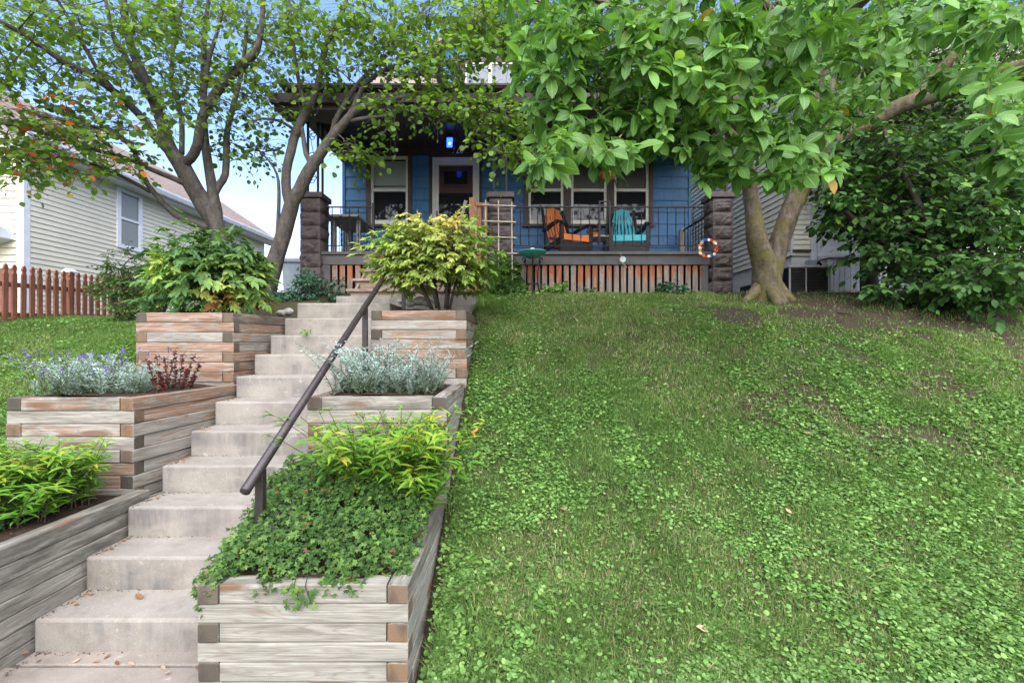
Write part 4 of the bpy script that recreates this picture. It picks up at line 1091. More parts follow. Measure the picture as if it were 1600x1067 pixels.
def grow(limbs, targets, r0=.011, sag=.06):
    """connect every target to the nearest wood by a curved twig; returns list of (pts,radii), and end tangents"""
    N = np.concatenate([l[0] for l in limbs]); R = np.concatenate([l[1] for l in limbs])
    cen = N.copy()
    dist = np.array([np.min(np.linalg.norm(cen-t, axis=1)) for t in targets])
    order = np.argsort(dist); twigs = []; tips = np.zeros_like(targets)
    buf = np.zeros((len(N)+len(targets)*10, 3)); rb = np.zeros(len(buf)); buf[:len(N)] = N; rb[:len(N)] = R; m = len(N)
    for idx in order:
        t = targets[idx]; d = np.linalg.norm(buf[:m]-t, axis=1)
        cost = d*(1+.25*(buf[:m,2] > t[2]+.3)) + .0006/np.maximum(rb[:m], .002)
        j = int(np.argmin(cost)); p = buf[j]; L = d[j]
        if L < .02: tips[idx] = UP; continue
        k = max(3, min(8, int(L/.12)+2)); tt = np.linspace(0, 1, k)[:,None]
        mid = (p+t)/2 + RNG.normal(0, .09, 3)*L + UP*(sag*L)
        pts = (1-tt)**2*p + 2*tt*(1-tt)*mid + tt**2*t
        ra = min(rb[j]*.75, r0*(.5+L)); rad = np.linspace(ra, max(.0022, ra*.3), k)
        twigs.append((pts, rad)); tips[idx] = norm(pts[-1]-pts[-2])
        buf[m:m+k-1] = pts[1:]; rb[m:m+k-1] = rad[1:]; m += k-1
    return twigs, tips
def wood(name, limbs, twigs, mat, parent, n=12, wob=.06):
    m = MB()
    for p, r in limbs: m.tube(p, r, n, cap=True, wob=wob)
    for p, r in twigs: m.tube(p, r, 5 if r[0] > .006 else 4, cap=False)
    return m.build(name, mat, parent, True)
def clusters(targets, tips, n, spread, L, aspect, st, c, droop, tint=None, flat=.8, fold=.2, extra=None):
    """leafy sprigs: leaves along the last bit of each twig"""
    k = len(targets); nt = 4
    # short twiglets fan out of every twig end; the leaves sit alternately along them
    TI = np.repeat(np.arange(k), nt); mt = len(TI)
    td = norm(tips[TI]*.45 + RNG.normal(0,1,(mt,3))*np.array([1,1,.55])); tl = spread*RNG.uniform(1.1,2.5,mt)
    p0 = targets[TI]-tips[TI]*spread*RNG.uniform(0,.8,mt)[:,None]; p1 = p0+td*tl[:,None]*.55+UP*.02*tl[:,None]; p2 = p0+td*tl[:,None]-UP*(.16*tl[:,None])
    if extra is not None:
        for a, b, c_ in zip(p0, p1, p2): extra.append((np.stack([a,b,c_]), np.array([.0030,.0022,.0012])*(1+spread)))
    cnt = RNG.integers(max(1,int(n*.5/nt)), int(n*1.6/nt)+2, mt); I = np.repeat(np.arange(mt), cnt); m = len(I)
    first = np.concatenate([[0], np.cumsum(cnt)[:-1]]); j = np.arange(m)-np.repeat(first, cnt)
    t = np.clip((j+1)/np.repeat(cnt, cnt)*.95+RNG.normal(0,.05,m), .08, 1)[:,None]
    Pt = (1-t)**2*p0[I]+2*t*(1-t)*p1[I]+t*t*p2[I]
    sd = norm(np.cross(td[I], UP)); sg = np.where(j % 2 == 0, 1., -1.)[:,None]
    D = norm(sd*sg*(1-.55*t)+td[I]*(.35+.5*t)+RNG.normal(0,.28,(m,3))); Pt = Pt+D*L*.22+RNG.normal(0,.006,(m,3)); D[:,2] -= droop; D = norm(D)
    N = norm(np.tile(UP*flat,(m,1)) + RNG.normal(0,.40,(m,3)))
    LL = L*RNG.uniform(.55,1.25,m)
    return leaf_arrays(Pt, D, N, LL, LL*aspect, st, fold, RNG.uniform(0,c,m), RNG.random(m) if tint is None else tint(m))

# ------------------------------------------------------------------ the two redbuds left of the steps
T = thing('redbud_tree', P(347,470,6.2), 'slender tree with long spreading branches and some orange leaves behind the top left planter', 'tree', 'slender trees by the left of the steps')
gz = float(gh(-3.8, 6.2)); base = [(352,478,6.2,21),(346,400,6.2,18)]
LA = [
 base+[(339,353,6.2,15),(323,327,6.2,17.5),(302,292,6.15,16.5),(284,257,6.1,16),(270,240,6.1,13),(262,222,6.1,11.5),(252,189,6.05,10),(236,147,6.0,9),(218,105,5.95,8),(205,73,5.9,7.5),(194,16,5.8,7),(188,-60,5.7,5)],
 [(339,360,6.2,13),(336,330,6.22,13),(331,292,6.25,9.5),(323,240,6.3,8),(319,200,6.3,6.5),(318,118,6.35,5.5),(320,52,6.4,4.5),(330,-30,6.4,3)],
 [(333,305,6.25,8),(343,288,6.3,7),(352,272,6.3,6.5),(354,235,6.35,6.5),(355,205,6.4,5.5),(365,163,6.4,5),(378,110,6.5,4),(386,40,6.5,3)],
 [(284,257,6.1,10),(298,247,6.05,9),(309,225,6.0,9),(317,182,5.95,9),(343,137,5.9,9),(375,105,5.85,8.5),(396,85,5.8,8),(406,60,5.75,5.5),(411,10,5.7,4.5),(410,-50,5.6,3)],
 [(272,245,6.1,8),(250,222,6.0,7.5),(228,190,5.9,7.5),(184,147,5.6,7),(142,118,5.3,6.5),(100,97,5.1,6),(52,63,4.9,5),(0,33,4.7,4),(-60,10,4.5,3)],
 [(329,356,6.2,8),(305,349,6.15,7),(273,335,6.05,6),(240,300,5.95,5),(222,272,5.85,4.5),(210,236,5.75,4),(184,212,5.6,4),(157,200,5.5,3.5),(110,190,5.3,3),(40,175,5.1,2.5)],
 [(300,292,6.15,6),(270,278,6.0,5),(230,262,5.9,4.5),(205,250,5.8,4),(170,240,5.6,4),(120,225,5.4,3.5),(60,205,5.2,3),(-10,190,5.0,2.5)],
 [(236,300,5.95,4),(200,280,5.8,3.5),(150,258,5.6,3),(90,245,5.4,2.5),(20,262,5.2,2)],
 [(252,189,6.05,5),(225,140,5.9,4.5),(195,85,5.7,4),(178,60,5.6,4),(165,0,5.5,3)],
 [(184,147,5.6,4),(150,105,5.4,4),(120,50,5.2,3),(90,0,5,2.5)],
 [(318,178,5.95,4),(325,100,5.8,4),(345,30,5.7,3),(352,-40,5.6,2)],
 [(284,240,6.1,5),(283,180,6.2,4.5),(268,120,6.3,4),(275,50,6.4,3),(290,-20,6.4,2)],
]
LA = [limb(l) for l in LA]
tg = blobs([(30,150,70,60,4.6,5.4,26),(20,90,60,60,4.6,5.3,22),(45,25,80,40,4.6,5.6,30),(70,215,95,40,4.8,5.8,34),(50,255,70,26,5.0,5.8,16),(150,190,70,34,5.2,6,20),
            (150,60,70,60,5.0,6.2,26),(190,20,110,40,5.2,6.6,32),(260,95,70,60,5.6,6.8,20),(240,40,60,40,4.9,5.7,16),(245,140,50,30,5.5,6.6,16),(330,60,80,70,5.6,7.0,32),(330,15,100,30,5.4,6.8,20),
            (400,60,60,70,5.6,6.8,34),(120,130,60,40,5.0,6.0,16),(320,150,60,40,5.6,6.6,18),(265,190,24,14,5.2,5.6,5),(385,170,45,50,6.0,6.9,18),(375,225,36,40,6.3,7,11),(190,255,60,20,5.4,6,9),(215,120,60,60,5.6,6.4,16),(150,265,50,20,5.3,5.8,6)])
LA = [(a, b*.78) for a, b in LA]; tw, tips = grow(LA, tg, .010)
def tintA(m): return np.clip(RNG.random(m)*.93,0,1)
vx = (tg[:,0]*F/tg[:,1]+800); vy = 533-(tg[:,2]-EYE)*F/tg[:,1]
au = (vx < 230) & (vy > 140)
parts = [clusters(tg[~au], tips[~au], 12, .165, .067, .92, ROUND, .6, .35, tintA, fold=.16, extra=tw), clusters(tg[au], tips[au], 15, .165, .066, .92, ROUND, .6, .35, lambda m: np.clip(RNG.random(m)**.55*.8+(RNG.random(m)>.62)*RNG.random(m)*.5,0,1), fold=.16, extra=tw)]
wood('trunk', LA, tw, M_BARK, T)
foliage('crown', parts, L_BUD, T)

T = thing('redbud_tree', P(418,462,6.3), 'slender forked tree leaning right in front of the left porch pillar', 'tree', 'slender trees by the left of the steps')
LB = [
 [(410,490,6.3,19),(416,458,6.3,17),(424,430,6.3,15),(431,404,6.3,14.5),(444,364,6.3,13.5),(454,325,6.28,13.5),(459,312,6.25,12),(469,295,6.22,11.5),(482,268,6.2,11),(494,250,6.17,10),(513,222,6.12,9),(536,194,6.05,8),(557,173,6.0,7),(584,162,5.9,5.5),(615,155,5.8,4),(660,145,5.7,3)],
 [(454,322,6.28,9),(448,302,6.3,8.5),(447,268,6.3,8),(455,236,6.3,8),(463,205,6.3,8),(478,175,6.3,7.5),(492,147,6.3,6.5),(500,118,6.3,5.5),(510,70,6.3,5),(535,20,6.3,4),(550,-40,6.3,3)],
 [(494,250,6.17,6),(505,232,6.2,5.5),(520,205,6.3,5),(523,190,6.35,4.5),(540,160,6.4,4.5),(560,130,6.4,4),(600,90,6.4,3.5),(640,50,6.4,3),(670,0,6.4,2)],
 [(536,194,6.05,5),(553,168,6.0,5),(565,140,5.95,4.5),(590,115,5.9,4),(640,95,5.8,3),(690,80,5.7,2.5)],
 [(490,262,6.2,5),(478,240,6.25,4.5),(474,215,6.3,4),(470,190,6.3,3.5)],
 [(540,190,6.05,4),(575,184,6.0,3.5),(605,180,5.9,3),(625,172,5.8,2.5),(670,178,5.7,2),(720,190,5.6,1.5)],
 [(478,175,6.3,4),(470,140,6.25,4),(462,100,6.2,3.5),(455,40,6.1,3),(450,-20,6,2)],
 [(590,115,5.9,3),(650,118,5.75,3),(700,100,5.6,2.5),(760,85,5.4,2),(800,70,5.3,1.5)],
 [(463,205,6.3,3),(440,190,6.2,2.5),(410,185,6.1,2),(380,195,6.1,1.5)],
 [(431,404,6.3,4),(436,300,6.35,3),(428,262,6.4,2),(400,230,6.4,1.5)],
]
LB = [limb(l) for l in LB]
tg = blobs([(450,50,60,60,5.8,6.8,22),(530,55,70,50,5.6,6.8,28),(610,50,80,45,5.4,6.6,32),(690,60,70,60,5.2,6.4,50),(770,40,60,40,5.0,6.2,36),(580,20,160,24,5.4,6.6,30),(620,100,70,22,5.3,6.1,10),
            (690,120,50,40,5.2,6.0,18),(750,165,45,18,5.0,5.6,10),(640,160,60,20,5.3,5.8,16),(690,188,50,18,5.2,5.6,8),(760,180,45,35,5.0,5.6,26),(800,215,40,40,5.0,5.6,20),(820,240,22,26,5.0,5.4,9),
            (480,110,50,40,5.9,6.7,14),(420,150,36,50,6.0,6.9,14),(418,235,26,28,6.2,6.9,9),(545,232,24,16,5.5,5.8,6),(555,245,18,10,5.5,5.8,4),(610,205,14,10,5.6,5.8,3),(560,105,50,24,5.6,6.4,7),(675,225,24,12,5.2,5.5,3),(742,212,20,10,5.2,5.5,3),(520,130,30,24,6,6.5,6),(765,72,60,18,5.0,6,16),(840,60,50,50,5.2,6.2,20)])
vx = tg[:,0]*F/tg[:,1]+800; vy = 533-(tg[:,2]-EYE)*F/tg[:,1]; tg = tg[~((vx > 655) & (vx < 750) & (vy > 188) & (vy < 270))]
LB = [(a, b*.84) for a, b in LB]; tw, tips = grow(LB, tg, .010)
parts = [clusters(tg, tips, 14, .155, .066, .92, ROUND, .6, .35, tintA, fold=.16, extra=tw)]
wood('trunk', LB, tw, M_BARK, T); foliage('crown', parts, L_BUD, T)

# ------------------------------------------------------------------ magnolia
T = thing('magnolia_tree', (3.43,6.35,EYE+.55), 'large magnolia with thick forked lichen covered trunk and big glossy leaves over the right lawn', 'tree')
dm = 6.35
LM = [
 [(1199,478,dm,34),(1198,464,dm,29),(1198,447,dm,25),(1197,430,dm,23),(1195,412,dm,21),(1188,392,dm,18),(1182,372,dm,17),(1178,345,dm,14),(1174,310,dm,12.5),(1168,270,dm-.1,11.5),(1159,225,dm-.3,10.5),(1140,170,dm-.7,12),(1110,110,dm-1.2,10),(1060,60,dm-1.8,8),(1000,20,dm-2.4,6),(930,0,dm-2.8,4)],
 [(1202,432,dm,20),(1207,412,dm,18.5),(1214,390,dm,17),(1223,362,dm,16),(1234,332,dm,16),(1247,303,dm,16.5),(1259,272,dm,17),(1269,240,dm,16.5),(1277,200,dm-.05,15.5),(1286,150,dm-.1,15.5),(1294,90,dm-.2,17),(1302,30,dm-.3,15),(1315,-50,dm-.4,12),(1330,-140,dm-.5,8)],
 [(1262,266,dm,13),(1282,244,dm,13),(1305,224,dm,13),(1330,208,dm-.1,14),(1366,190,dm-.2,14),(1408,165,dm-.4,13),(1469,145,dm-.6,13),(1547,118,dm-.9,12),(1620,95,dm-1.2,10),(1720,60,dm-1.5,7)],
 [(1420,160,dm-.4,9),(1455,125,dm-.5,9),(1500,80,dm-.7,9),(1550,40,dm-.9,9),(1620,0,dm-1.1,7)],
 [(1280,190,dm-.05,10),(1262,130,dm-.5,9),(1235,60,dm-1.1,8),(1190,0,dm-1.8,7),(1130,-60,dm-2.6,5),(1050,-60,dm-3.1,4)],
 [(1300,60,dm-.2,10),(1330,20,dm-.8,8),(1370,-20,dm-1.6,7),(1400,-50,dm-2.4,5)],
 [(1158,225,dm-.3,8),(1120,190,dm-.9,7),(1070,160,dm-1.5,6),(1000,140,dm-2.1,5),(930,130,dm-2.6,4),(880,150,dm-2.9,3)],
 [(1172,285,dm,7),(1150,255,dm-.6,6),(1160,235,dm-1.2,5),(1190,230,dm-1.9,4),(1200,230,dm-2.4,3)],
 [(1547,118,dm-.9,6),(1570,150,dm-1.8,5),(1575,180,dm-2.6,4)],
 [(1000,140,dm-2.1,4),(960,190,dm-2.5,3.5),(920,220,dm-2.8,3)],
 [(1345,200,dm-.1,4),(1340,120,dm,4),(1352,90,dm,3)],
 
 # surface roots
 [(1208,440,dm,13),(1226,461,dm-.08,10),(1241,472,dm-.15,6)],
 [(1190,444,dm,13),(1174,462,dm-.1,9),(1160,474,dm-.2,5)],
 [(1204,450,dm-.1,15),(1212,468,dm-.3,9),(1216,478,dm-.4,5)],
]
LM = [limb(l) for l in LM]
tg = blobs([(960,40,120,60,2.9,4.0,63),(860,60,70,60,3.0,3.9,32),(1080,60,110,70,3.0,4.2,60),(1200,50,90,60,3.0,4.3,46),(1310,40,80,50,3.1,4.3,28),(840,130,50,40,3.2,4.0,18),
            (930,130,90,60,3.1,4.0,46),(1050,150,90,60,3.0,4.2,52),(1170,140,90,60,3.1,4.5,46),(960,205,80,45,3.0,3.9,35),(1060,220,60,25,3.2,4.0,18),(880,225,44,34,2.8,3.6,14),(862,252,30,14,2.7,3.1,7),(975,232,40,18,2.8,3.3,9),
            (1190,235,70,50,3.2,4.4,28),(1240,270,50,24,3.2,4.0,12),(1130,250,44,36,3.3,4.2,14),(1120,255,40,26,3.4,4.2,9),(1300,180,40,30,3.4,4.4,10),(1290,250,26,14,3.3,3.9,5),(1230,190,60,40,3.6,4.8,18),
            (1400,60,70,50,3.2,4.4,28),(1405,104,50,24,3.4,4.4,16),(1450,118,50,20,4.2,5.2,16),(1345,150,40,40,4.4,5.6,16),(1300,110,50,50,4.2,5.4,21),(1510,100,40,24,3.6,4.8,10),(1480,30,80,36,3.2,4.4,24),(1560,30,50,36,3.0,4.0,16),(1570,130,40,30,2.9,3.5,9),(1575,185,34,40,2.7,3.4,14),(1580,245,30,28,2.7,3.3,9),(1590,215,30,60,2.8,3.4,9),
            (1000,-25,260,30,3,4.3,35),(1350,-25,240,30,3,4.6,21),(1140,100,120,60,3.6,5.0,42),(960,90,120,60,3.8,4.6,32)])
LM = [(a, b*.9) for a, b in LM]; tw, tips = grow(LM, tg, .010, .03)
wood('trunk', LM, tw, M_MAGB, T, 18, .05)
k = len(tg); axis_ = norm(tips*.7 + RNG.normal(0,.42,(k,3)) + np.array([-.15,-.42,.42]))
cnt = RNG.integers(7, 11, k); I = np.repeat(np.arange(k), cnt); m = len(I)
A = axis_[I]; ref = norm(np.cross(A, np.tile([.31,.2,.93],(m,1)))); ref2 = np.cross(A, ref)
j = np.concatenate([np.arange(c) for c in cnt]); ph = j*2.4+RNG.uniform(0,6.28,k)[I]; el = np.radians(18+9*j)+RNG.normal(0,.12,m)
el = np.clip(el, .2, 1.75)
D = A*np.cos(el)[:,None] + (ref*np.cos(ph)[:,None]+ref2*np.sin(ph)[:,None])*np.sin(el)[:,None]
D[:,2] -= .46; D = norm(D); N = norm(A*.9+UP*.55+RNG.normal(0,.18,(m,3)))
LL = (.070+.080*np.clip(j/6,0,1))*RNG.uniform(.66,1.32,m)*RNG.uniform(.8,1.15,k)[I]
Pt = tg[I]-A*(j*.008)[:,None]
foliage('crown', [leaf_arrays(Pt, D, N, LL, LL*RNG.uniform(.37,.58,m), MAGN, RNG.uniform(.08,.5,m), RNG.uniform(.05,1.25,m), np.clip(RNG.random(m)*.75+RNG.random(k)[I]*.24+(RNG.random(m)>.985)*.3,0,1)),
                  leaf_arrays(tg, axis_, rdir(k), .032, .014, LANCE, .5, .2, np.full(k,.99))], L_MAG, T)

# ------------------------------------------------------------------ dark leafy shrubs at the right edge, trees behind
def bushtree(name, label, cat, base, limbs, tg, mat, n, spread, L, asp, bark_, group=None, droop=.35, st=OVAL, tint=None):
    T = thing(name, base, label, cat, group)
    LM_ = [limb(l) for l in limbs]; tw, tips = grow(LM_, tg, .012)
    parts = [clusters(tg, tips, n, spread, L, asp, st, .7, droop, tint, fold=.2, extra=tw if L > .045 else None)]
    wood('trunk', LM_, tw, bark_, T, 8); foliage('crown', parts, mat, T); return T
d = 6.3
bushtree('dark_shrub', 'big dark green shrub with broad oval leaves at the right edge of the lawn', 'shrub', P(1500,490,5.9),
 [[(1480,500,5.9,8),(1470,420,5.9,6),(1440,330,5.8,5),(1400,250,5.9,4),(1380,200,6,3)],[(1500,500,5.9,8),(1520,400,5.8,6),(1540,300,5.7,5),(1560,200,5.7,4)],[(1490,500,6,7),(1430,430,6,5),(1370,370,6,4),(1320,330,6.1,3)],[(1510,500,5.7,7),(1570,430,5.5,5),(1640,380,5.4,4)]],
 blobs([(1400,290,100,80,5.8,6.7,110),(1345,340,56,36,6.0,6.6,30),(1500,270,110,90,5.6,6.7,120),(1490,400,90,60,5.5,6.3,80),(1425,380,60,50,5.7,6.4,44),(1320,230,50,50,6.1,6.7,30),(1570,350,70,80,5.2,6.2,64),(1560,440,70,40,5.0,5.9,50),(1440,435,50,30,5.6,6.2,16),(1500,455,60,18,5.5,6.0,14),(1350,400,30,30,6.0,6.5,6),(1395,455,34,14,5.6,5.9,6),(1330,300,60,50,6.0,6.8,26),(1600,200,60,90,5.6,6.6,40),(1660,330,60,120,5.0,6.2,50)]),
 L_DARK, 21, .16, .098, .62, M_DSTEM, droop=.5)
bushtree('broadleaf_tree', 'shady green tree standing behind the magnolia at the upper right', 'tree', tuple(P(1362,462,7.4)),
 [[(1358,470,7.4,13),(1360,300,7.4,10),(1375,150,7.4,9),(1390,20,7.4,7),(1400,-100,7.3,5)],[(1362,280,7.4,6),(1310,180,7.3,5),(1270,80,7.2,4)],[(1375,170,7.4,6),(1450,80,7.3,5),(1520,0,7.2,4)],[(1365,240,7.4,5),(1460,190,7.3,4),(1560,150,7.2,3)]],
 blobs([(1330,120,90,90,6.9,7.9,120),(1430,180,110,80,6.8,7.9,120),(1540,150,90,90,6.7,7.9,110),(1480,50,140,70,6.8,7.9,120),(1320,230,70,60,6.9,7.8,60),(1200,60,90,70,6.9,7.9,60),(1350,10,150,50,6.8,7.9,70),(1440,260,120,60,6.8,7.8,80),(1560,260,80,70,6.6,7.7,60),(1620,100,50,110,6.4,7.6,60)]),
 L_BACK, 17, .2, .10, .62, M_BARK)
bushtree('broadleaf_tree', 'green tree whose crown shows above the porch roof and dormer', 'tree', (1.6,11.0,EYE+.7),
 [[(905,455,11,6),(900,200,11,6),(890,60,10.8,5),(870,-60,10.6,4)],[(895,100,10.9,4),(800,40,10.5,3),(740,10,10.3,2)],[(900,150,10.9,4),(1000,60,10.6,3),(1060,20,10.4,2)]],
 blobs([(860,30,110,60,9.0,10.0,80),(980,60,110,80,8.6,9.2,90),(760,20,60,40,9.2,10,30),(1090,80,80,90,8.4,9.2,60)]),
 L_BACK, 14, .24, .10, .62, M_BARK)

# ------------------------------------------------------------------ shrubs in the planters
def peony(label, base, cen, rad, n, mat, dirbias, stems, seed, tintf, size=1.0, group='peony shrubs in the top planters'):
    global RNG
    RNG = np.random.default_rng(seed)
    T = thing('peony_shrub', base, label, 'shrub', group)
    base = np.array(base); cen = np.array(cen); rad = np.array(rad)
    # leaf sprays on and inside a lumpy ellipsoid
    dv = rdir(n, -.75, 1); lump = .52+.9*fbm(dv[:,0]*2.2+5, dv[:,1]*2.2+dv[:,2]*2.6, seed, 2)
    rr = (RNG.random(n)**.45)*lump; tips_ = cen+dv*rad*rr[:,None]
    limbs = []
    for k in range(stems):
        a = 6.28*k/stems; p0 = base+np.array([math.cos(a)*.10, math.sin(a)*.08, -.03]); q = cen+np.array([math.cos(a), math.sin(a), 0])*rad*.5
        limbs.append(resample(np.array([p0, p0*.5+q*.5+np.array([0,0,.05]), q]), np.array([.017,.012,.006])))
    tw, tg_ = grow(limbs, tips_, .006)
    wood('stem', limbs, tw, M_DSTEM, T, 7)
    out = norm(dv*np.array([.8,.8,.3]) + RNG.normal(0,.62,(n,3)) + np.array(dirbias)); out[:,2] = out[:,2]*.6-.30; out = norm(out)
    Nn = norm(UP*.8 + dv*.5 + RNG.normal(0,.25,(n,3)))
    parts = []; L = .19*size
    S = norm(np.cross(out, Nn)); tt = tintf(tips_, cen, rad)
    # each leaf: a stalk of leaflets, three lobed groups
    for (u, ang, ln) in ((.95,0,.62),(.8,.55,.5),(.8,-.55,.5),(.5,.95,.48),(.5,-.95,.48),(.42,.55,.40),(.42,-.55,.40),(.62,.3,.42),(.62,-.3,.42),(.3,1.2,.34),(.3,-1.2,.34)):
        pt = tips_+out*(L*u*.75)[..., None] if hasattr(u,'__len__') else tips_+out*(L*u*.75)
        dd = out*math.cos(ang)+S*math.sin(ang)+RNG.normal(0,.10,(n,3)); dd[:,2] -= .12
        l = L*ln*RNG.uniform(.75,1.2,n)
        parts.append(leaf_arrays(pt, dd, Nn+RNG.normal(0,.22,(n,3)), l, l*.42, LANCE, .3, RNG.uniform(0,.6,n), np.clip(tt+RNG.normal(0,.09,n),0,1)))
    foliage('foliage', parts, mat, T)
def tR(p, c, r):
    g = fbm(p[:,0]*5, p[:,2]*5, 31, 2); return np.clip(.18+.85*g+.15*(p[:,2]-c[2])/r[2]-.22*((p[:,0]-c[0])/r[0] > .45), 0, .99)
def tL(p, c, r):
    g = fbm(p[:,0]*4, p[:,2]*4, 37, 2); return np.clip(.10+.98*g+.26*(p[:,0]-c[0])/r[0], 0, .97)
c = P(676,402,5.05); peony('yellowing peony shrub with gold and lime leaves in the top right planter', P(688,478,5.05), c, (.66,.44,.47), 1300, L_PEO, (-.05,-.25,0), 7, 101, tR, .66)
c = P(338,428,4.75); peony('dark green peony shrub with a few yellow leaves in the top left planter', P(345,490,4.75), c, (.64,.44,.46), 900, L_PEOG, (.05,-.25,0), 7, 102, tL, .86)
RNG = np.random.default_rng(300)

def mound(name, label, cat, pts_fn, n, mat, L, asp, st, per, T=None, tint=None, group=None, spread=.012):
    pass
# fine shrub behind, left
bushtree('fine_leaved_shrub', 'airy light green shrub with small leaves between the red fence and the peony', 'shrub', P(215,500,6.3),
 [[(205,505,6.3,4),(200,460,6.3,3),(190,420,6.3,2)],[(225,505,6.3,4),(232,450,6.3,3),(240,410,6.3,2)],[(250,505,6.2,4),(262,455,6.2,3),(270,420,6.2,2)],[(190,505,6.3,3),(172,460,6.3,2.5),(165,430,6.3,2)]],
 blobs([(215,445,50,40,6.0,6.7,54),(190,410,34,20,6.1,6.6,12),(175,450,25,35,6.1,6.6,16),(255,455,35,40,5.9,6.5,30),(210,480,55,16,5.9,6.4,20)]), L_SHRUB, 30, .09, .047, .5, M_DSTEM)
# blue-green shrub at the left pillar
bushtree('blue_green_shrub', 'low blue green shrub at the foot of the left porch pillar', 'shrub', P(490,470,6.5),
 [[(480,474,6.5,2.5),(478,450,6.5,2),(474,430,6.5,1.5)],[(500,474,6.5,2.5),(506,452,6.5,2),(512,436,6.5,1.5)],[(470,474,6.4,2.5),(455,460,6.4,2)]],
 blobs([(485,450,28,18,6.2,6.75,44),(478,432,16,10,6.3,6.7,10),(455,463,26,9,6.1,6.6,24),(510,462,22,10,6.2,6.6,20),(524,440,10,16,6.7,6.95,7),(440,468,16,6,6.1,6.4,10)]), L_RUE, 24, .055, .044, .55, M_DSTEM)
bushtree('climbing_shrub', 'dense dark green climber at the foot of the trellis beside the middle pillar', 'shrub', P(788,462,6.75),
 [[(790,466,6.75,2.5),(788,440,6.75,2),(786,410,6.8,1.5)],[(800,466,6.7,2),(805,445,6.7,1.5)],[(778,466,6.7,2),(772,440,6.7,1.5)]],
 blobs([(790,432,24,32,6.5,6.95,60),(786,400,10,12,6.65,6.85,7),(800,452,24,10,6.4,6.8,22),(772,450,14,14,6.5,6.8,12)]), L_SHRUB, 24, .05, .042, .6, M_DSTEM, tint=lambda m: RNG.random(m)*.55)
for (x, y, d, rx, ry, n, mat, lab) in ((870,452,6.9,26,7,14,L_CLOV,'bright green leafy weed growing against the skirt boards near the birdbath'),(810,462,6.6,30,6,16,L_CLOV,'bright green low plant between the climber and the birdbath legs'),
        (1048,450,6.9,24,7,14,L_RUE,'grey green weed in front of the right end of the porch skirting'),(918,452,6.92,18,4,7,L_RUE,'small dark weed against the middle of the porch skirting'),(480,519,4.65,5,4,3,L_CLOV,'tiny green weed sprouting on a concrete tread')):
    c = P(x, y+ry, d); tg = blobs([(x,y,rx,ry,d-.15,d+.08,n)])
    T = thing('weed', tuple(c), lab, 'weed'); tips = np.tile(UP,(n,1)); big = ry > 4.5
    foliage('leaves', [clusters(tg, tips, 22, .06 if big else .02, .055 if big else .022, .8, OVAL, .6, .2)], mat, T)
    m = MB()
    for t in tg: m.tube([c+[random.uniform(-.02,.02),0,-.02], (c+t)/2+[0,0,.01], t], [.004,.003,.002], 4)
    m.build('stem', M_STEM, T)

# spiky lily-like plants
def lily(label, roots, h, n, cat='lily', lean=(0,-.3,0), per=20, L=.095, low=.12):
    b = np.mean(roots, 0); T = thing('lily_plant', tuple(b), label, 'plant', 'yellow green leafy plants in the planters')
    m = MB(); parts = []
    for r in roots:
        hh = h*RNG.uniform(.55,1.1); a = RNG.uniform(0,6.28); out = np.array([math.cos(a), math.sin(a), 0])*RNG.uniform(.15,.6)*hh + np.array(lean)*hh
        t = np.linspace(0,1,9)[:,None]; pts = r + UP*hh*(t-.18*t*t) + out*t**1.7
        m.tube(pts, np.linspace(.004,.0015,9), 4, cap=False)
        k = per; tt = RNG.uniform(low,1,k)**.85; idx = tt*8; i0 = np.clip(idx.astype(int),0,7); fr = (idx-i0)[:,None]
        q = pts[i0]*(1-fr)+pts[i0+1]*fr; tang = norm(pts[i0+1]-pts[i0])
        ph = np.arange(k)*2.4; side = np.stack([np.cos(ph), np.sin(ph), np.zeros(k)],1)
        D = norm(side*.95+tang*.55); l = L*RNG.uniform(.65,1.2,k)*(1-.35*np.maximum(tt-.7,0)/.3)
        base = RNG.random()*.55
        parts.append(leaf_arrays(q, D, norm(UP+tang*.4+RNG.normal(0,.2,(k,3))), l, l*.21, LANCE, .35, RNG.uniform(.3,1.1,k), np.clip(base+.35*tt+RNG.normal(0,.13,k),0,1)))
    m.build('stem', M_STEM, T); foliage('leaves', parts, L_SPIKE, T)
def roots(x0,x1,y0,y1,z,n): return np.stack([RNG.uniform(x0,x1,n), RNG.uniform(y0,y1,n), np.full(n,z)],1)
lily('bushy yellow green plant with pointed leaves at the back of the lowest right planter', roots(-1.02,-.50,2.78,3.06,ZR1-.03,130), .80, 0, lean=(.03,-.18,0), per=30, L=.12)
lily('bushy bright green plant with pointed leaves in the low left planter', roots(-3.4,-2.62,2.5,3.05,ZL1-.04,120), .50, 0, lean=(.12,-.18,0), per=34, L=.115, low=.04)

# spreading cranesbill in the lowest right planter
def rosette(pts, Ns, R, lob, tint, sz=1.0):
    parts = []; n = len(pts); ref = norm(np.cross(Ns, rdir(n))); r2 = np.cross(Ns, ref)
    for k in range(lob):
        a = 2*math.pi*k/lob*.86
        D = ref*math.cos(a)+r2*math.sin(a); l = R*RNG.uniform(.75,1.2,n)
        parts.append(leaf_arrays(pts, D, Ns, l, l*.55, SIMPLE, .15, .35, tint))
    return parts
T = thing('cranesbill', (-.95,2.45,ZR1-.05), 'spreading mat of small lobed green leaves spilling over the lowest right planter', 'plant')
n = 8200; X = RNG.uniform(-1.46,-.47,n); Y = RNG.uniform(2.09,2.98,n)
hm = ZR1-.02 + .15*sstep(2.05,2.35,Y)*sstep(-.42,-.75,X)*(.55+.9*fbm(X*6,Y*6,5,3)) + .17*sstep(2.3,2.85,Y)
over = (Y < 2.2) & (X < -.62); hm = np.where(X < -1.36, hm-.06*(1+RNG.random(n)), hm)
